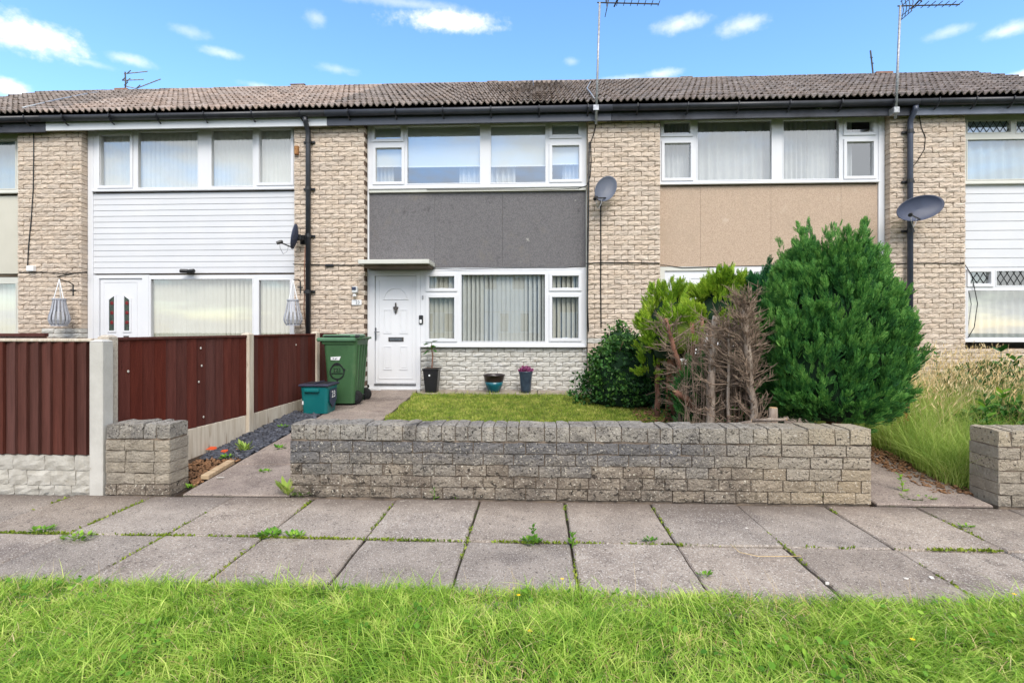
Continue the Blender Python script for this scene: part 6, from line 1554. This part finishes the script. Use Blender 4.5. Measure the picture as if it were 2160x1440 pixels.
# ---- weeds in the paving joints
def tuft(label, u, v, nl, size, seed, m='weed_leaf', up=.8, name='weed', rad=.02, grassy=0):
    r = random.Random(seed); q = PG(u, v); P, U, N, S = [], [], [], []
    for k in range(nl):
        a = r.uniform(0, 6.28); rr = rad * math.sqrt(r.random()); P.append((q.x + rr * math.cos(a), q.y + rr * .6 * math.sin(a), q.z + .002 + r.uniform(0, size * .5) * (up > .5))); U.append((math.cos(a), math.sin(a), up * r.uniform(.4, 1.6))); N.append((0, 0, 1.0)); S.append(size * r.uniform(.6, 1.2))
    V, Fq = scatter(LEAF_V * (np.array((.5, 1, 1)) if grassy else 1), LEAF_F, frames(np.asarray(U, float), np.asarray(N, float), S), np.asarray(P, float)); o = obj(name, npmesh(name, V, Fq, m, True)); tag(o, label, 'weed', 'weeds in the paving joints'); return o
def sprig(label, u, v, h, nl, size, seed, m='weed_leaf', lean=0.0):
    r = random.Random(seed); q = PG(u, v); t = thing('weed', label, 'weed', tuple(q), 'weeds in the paving joints')
    top = q + Vector((lean, 0, h)); MB().tube([q - Vector((0, 0, .01)), q.lerp(top, .5) + Vector((.008, 0, 0)), top], [.004, .003, .002], 5).build('stem', 'weed_leaf', t)
    P, U, N, S = [], [], [], []
    for k in range(nl):
        f = k / nl; a = k * 2.4 + r.uniform(-.3, .3); P.append(q.lerp(top, .1 + .9 * f)); U.append((math.cos(a), math.sin(a), .35 + .6 * f)); N.append((0, 0, 1.0)); S.append(size * r.uniform(.8, 1.2) * (1.1 - .4 * f))
    leaves('foliage', m, t, P, U, N, S); return t
tuft('leafy clump of weed at the left end of the long wall', 640, 1046, 60, .05, 71, rad=.08)
tuft('grassy tuft left of the leafy clump at the wall end', 606, 1046, 40, .11, 72, up=1.6, rad=.05, grassy=1, m='meadow_leaf')
sprig('upright weed sprig against the wall left of centre', 915, 1053, .10, 9, .05, 73)
sprig('upright pale weed against the wall near its right end', 1725, 1058, .15, 12, .075, 74)
sprig('bushy weed growing in the long pavement joint near the middle', 1124, 1148, .13, 14, .045, 75)
tuft('leafy base of the bushy weed in the middle joint', 1122, 1146, 46, .035, 76, rad=.06)
sprig('small weed at the crossing of two joints right of the bushy weed', 1207, 1152, .09, 11, .04, 77)
tuft('low weed on the long joint under the wall middle', 1372, 1143, 30, .026, 78, rad=.04)
tuft('weed where the long joint meets the slanting joint left of centre', 572, 1132, 60, .04, 79, rad=.07)
tuft('pair weed just right of the left joint crossing', 622, 1133, 36, .034, 80, rad=.06)
tuft('weed patch at the far left of the long joint', 90, 1121, 40, .034, 81, rad=.07)
tuft('mossy weed at the corner of the reddish slab', 165, 1137, 60, .034, 82, rad=.09)
tuft('spreading weed by the right-hand path entrance', 1935, 1052, 60, .05, 83, rad=.10, up=.5)
sprig('leaning weed stem at the right-hand path entrance', 1905, 1040, .16, 10, .05, 84, lean=-.03)
tuft('small weed on the path joint near the wall end', 560, 997, 24, .034, 85, rad=.04)
tuft('green weed beside the timber offcut', 480, 968, 30, .05, 86, rad=.04)
tuft('grassy weed among the slate chippings', 515, 955, 30, .10, 87, up=1.6, rad=.04, grassy=1, m='meadow_leaf')
tuft('small weed at the foot of the wall stub', 402, 1030, 20, .035, 88, rad=.03)
tuft('small weed in the slate strip near the recycling box', 598, 905, 20, .05, 89, rad=.04)
tuft('weed on the path beside the left wall end', 590, 948, 24, .05, 90, rad=.05)
tuft('small weed below the wall right of the upright sprig', 962, 1052, 18, .028, 91, rad=.03)
tuft('little weed below the right half of the wall', 1490, 1050, 20, .034, 92, rad=.035)
tuft('weed in the joint at the far right of the pavement', 2035, 1113, 30, .026, 93, rad=.05)
tuft('weed in the slanting joint near the verge at right', 1485, 1215, 30, .026, 94, rad=.03)
# moss along the joints
n = 7000; jx = []; jy = []
for k in range(n):
    if random.random() < .55: xx = random.uniform(-3.6, 3.6); yy = 3.287 + random.gauss(0, .006); ok = random.random() < 1 / (1 + math.exp(-3.2 * (math.sin(xx * 3.1) + math.sin(xx * 7.3 + 1) + .5 * math.sin(xx * 23) - (-.8 if xx < 0 else .9))))
    else:
        kk = random.randrange(-6, 5); xx = X0 + kk * SW + random.gauss(0, .005); yy = random.uniform(2.6, 4.0); ok = random.random() < 1 / (1 + math.exp(-5 * (math.sin(yy * 5 + kk * 2.1) + .4 * math.sin(yy * 31) - (.1 if kk < -2 else .75))))
    if ok: jx.append(xx); jy.append(yy)
n = len(jx); P = np.stack([np.array(jx), np.array(jy), np.full(n, -.004)], 1)
V, Fq = scatter(LEAF_V, LEAF_F, frames(np.stack([RNG.normal(0, .8, n), RNG.normal(0, .8, n), np.ones(n)], 1), RNG.normal(0, 1, (n, 3)), RNG.uniform(.010, .026, n)), P)
tag(obj('joint_moss', npmesh('joint_moss', V, Fq, 'moss')), 'moss and seedlings growing along the pavement joints', 'moss', None, 'stuff')
# clover and other broad leaves low in the verge
n = 5200; bx = g.uniform(-3.5, 3.5, n); by = g.uniform(1.3, 2.62, n); keep = (np.sin(bx * 3.3 + 1) * np.sin(by * 5 + bx) + g.normal(0, .35, n)) > .35; bx, by = bx[keep], by[keep]; n = len(bx)
V, Fq = scatter(LEAF_V * np.array((1.5, 1, 1)), LEAF_F, frames(np.stack([g.normal(0, 1, n), g.normal(0, 1, n), np.full(n, .5)], 1), np.tile(np.array((0, 0, 1.0)), (n, 1)) + g.normal(0, .3, (n, 3)), g.uniform(.016, .034, n)), np.stack([bx, by, vz(bx, by) + g.uniform(.02, .06, n)], 1))
tag(obj('verge_clover', npmesh('verge_clover', V, Fq, 'weed_leaf', True)), 'clover and small broad leaves mixed into the verge grass', 'clover', None, 'stuff')
# pale curved grass stalk lying on the slabs, fallen clippings
tag(MB().tube([PG(u, v) + Vector((0, 0, .012)) for u, v in ((1540, 1150), (1560, 1168), (1600, 1177), (1640, 1177), (1690, 1176))], .0022, 5).build('dry_stalk', 'straw', None, True), 'pale curved dry grass stalk lying on the pavement', 'stalk')
# small yellow flowers in the verge
for i, (u, v, l) in enumerate(((1094, 1280, 'small yellow flower in the verge grass just left of the middle joint'), (1118, 1362, 'small yellow flower lowest in the verge near the middle'), (1925, 1381, 'small yellow flower low in the verge on the right'), (1186, 1243, 'small yellow flower at the pavement edge of the verge'), (2140, 1278, 'small yellow flower at the far right of the verge'))):
    q = PG(u, v + 20); t = thing('yellow_flower', l, 'flower', (q.x, q.y, .0), 'yellow flowers in the verge')
    MB().tube([(q.x, q.y, -.01), (q.x, q.y, .1)], .0018, 5).build('stem', 'grass_leaf', t)
    mb = MB()
    for k in range(7):
        a = 6.283 * k / 7; mb.add([(q.x, q.y, .1), (q.x + .007 * math.cos(a - .3), q.y + .007 * math.sin(a - .3), .104), (q.x + .012 * math.cos(a), q.y + .012 * math.sin(a), .105), (q.x + .007 * math.cos(a + .3), q.y + .007 * math.sin(a + .3), .104)], [(0, 1, 2, 3)])
    mb.build('petals', 'flower_yellow', t)
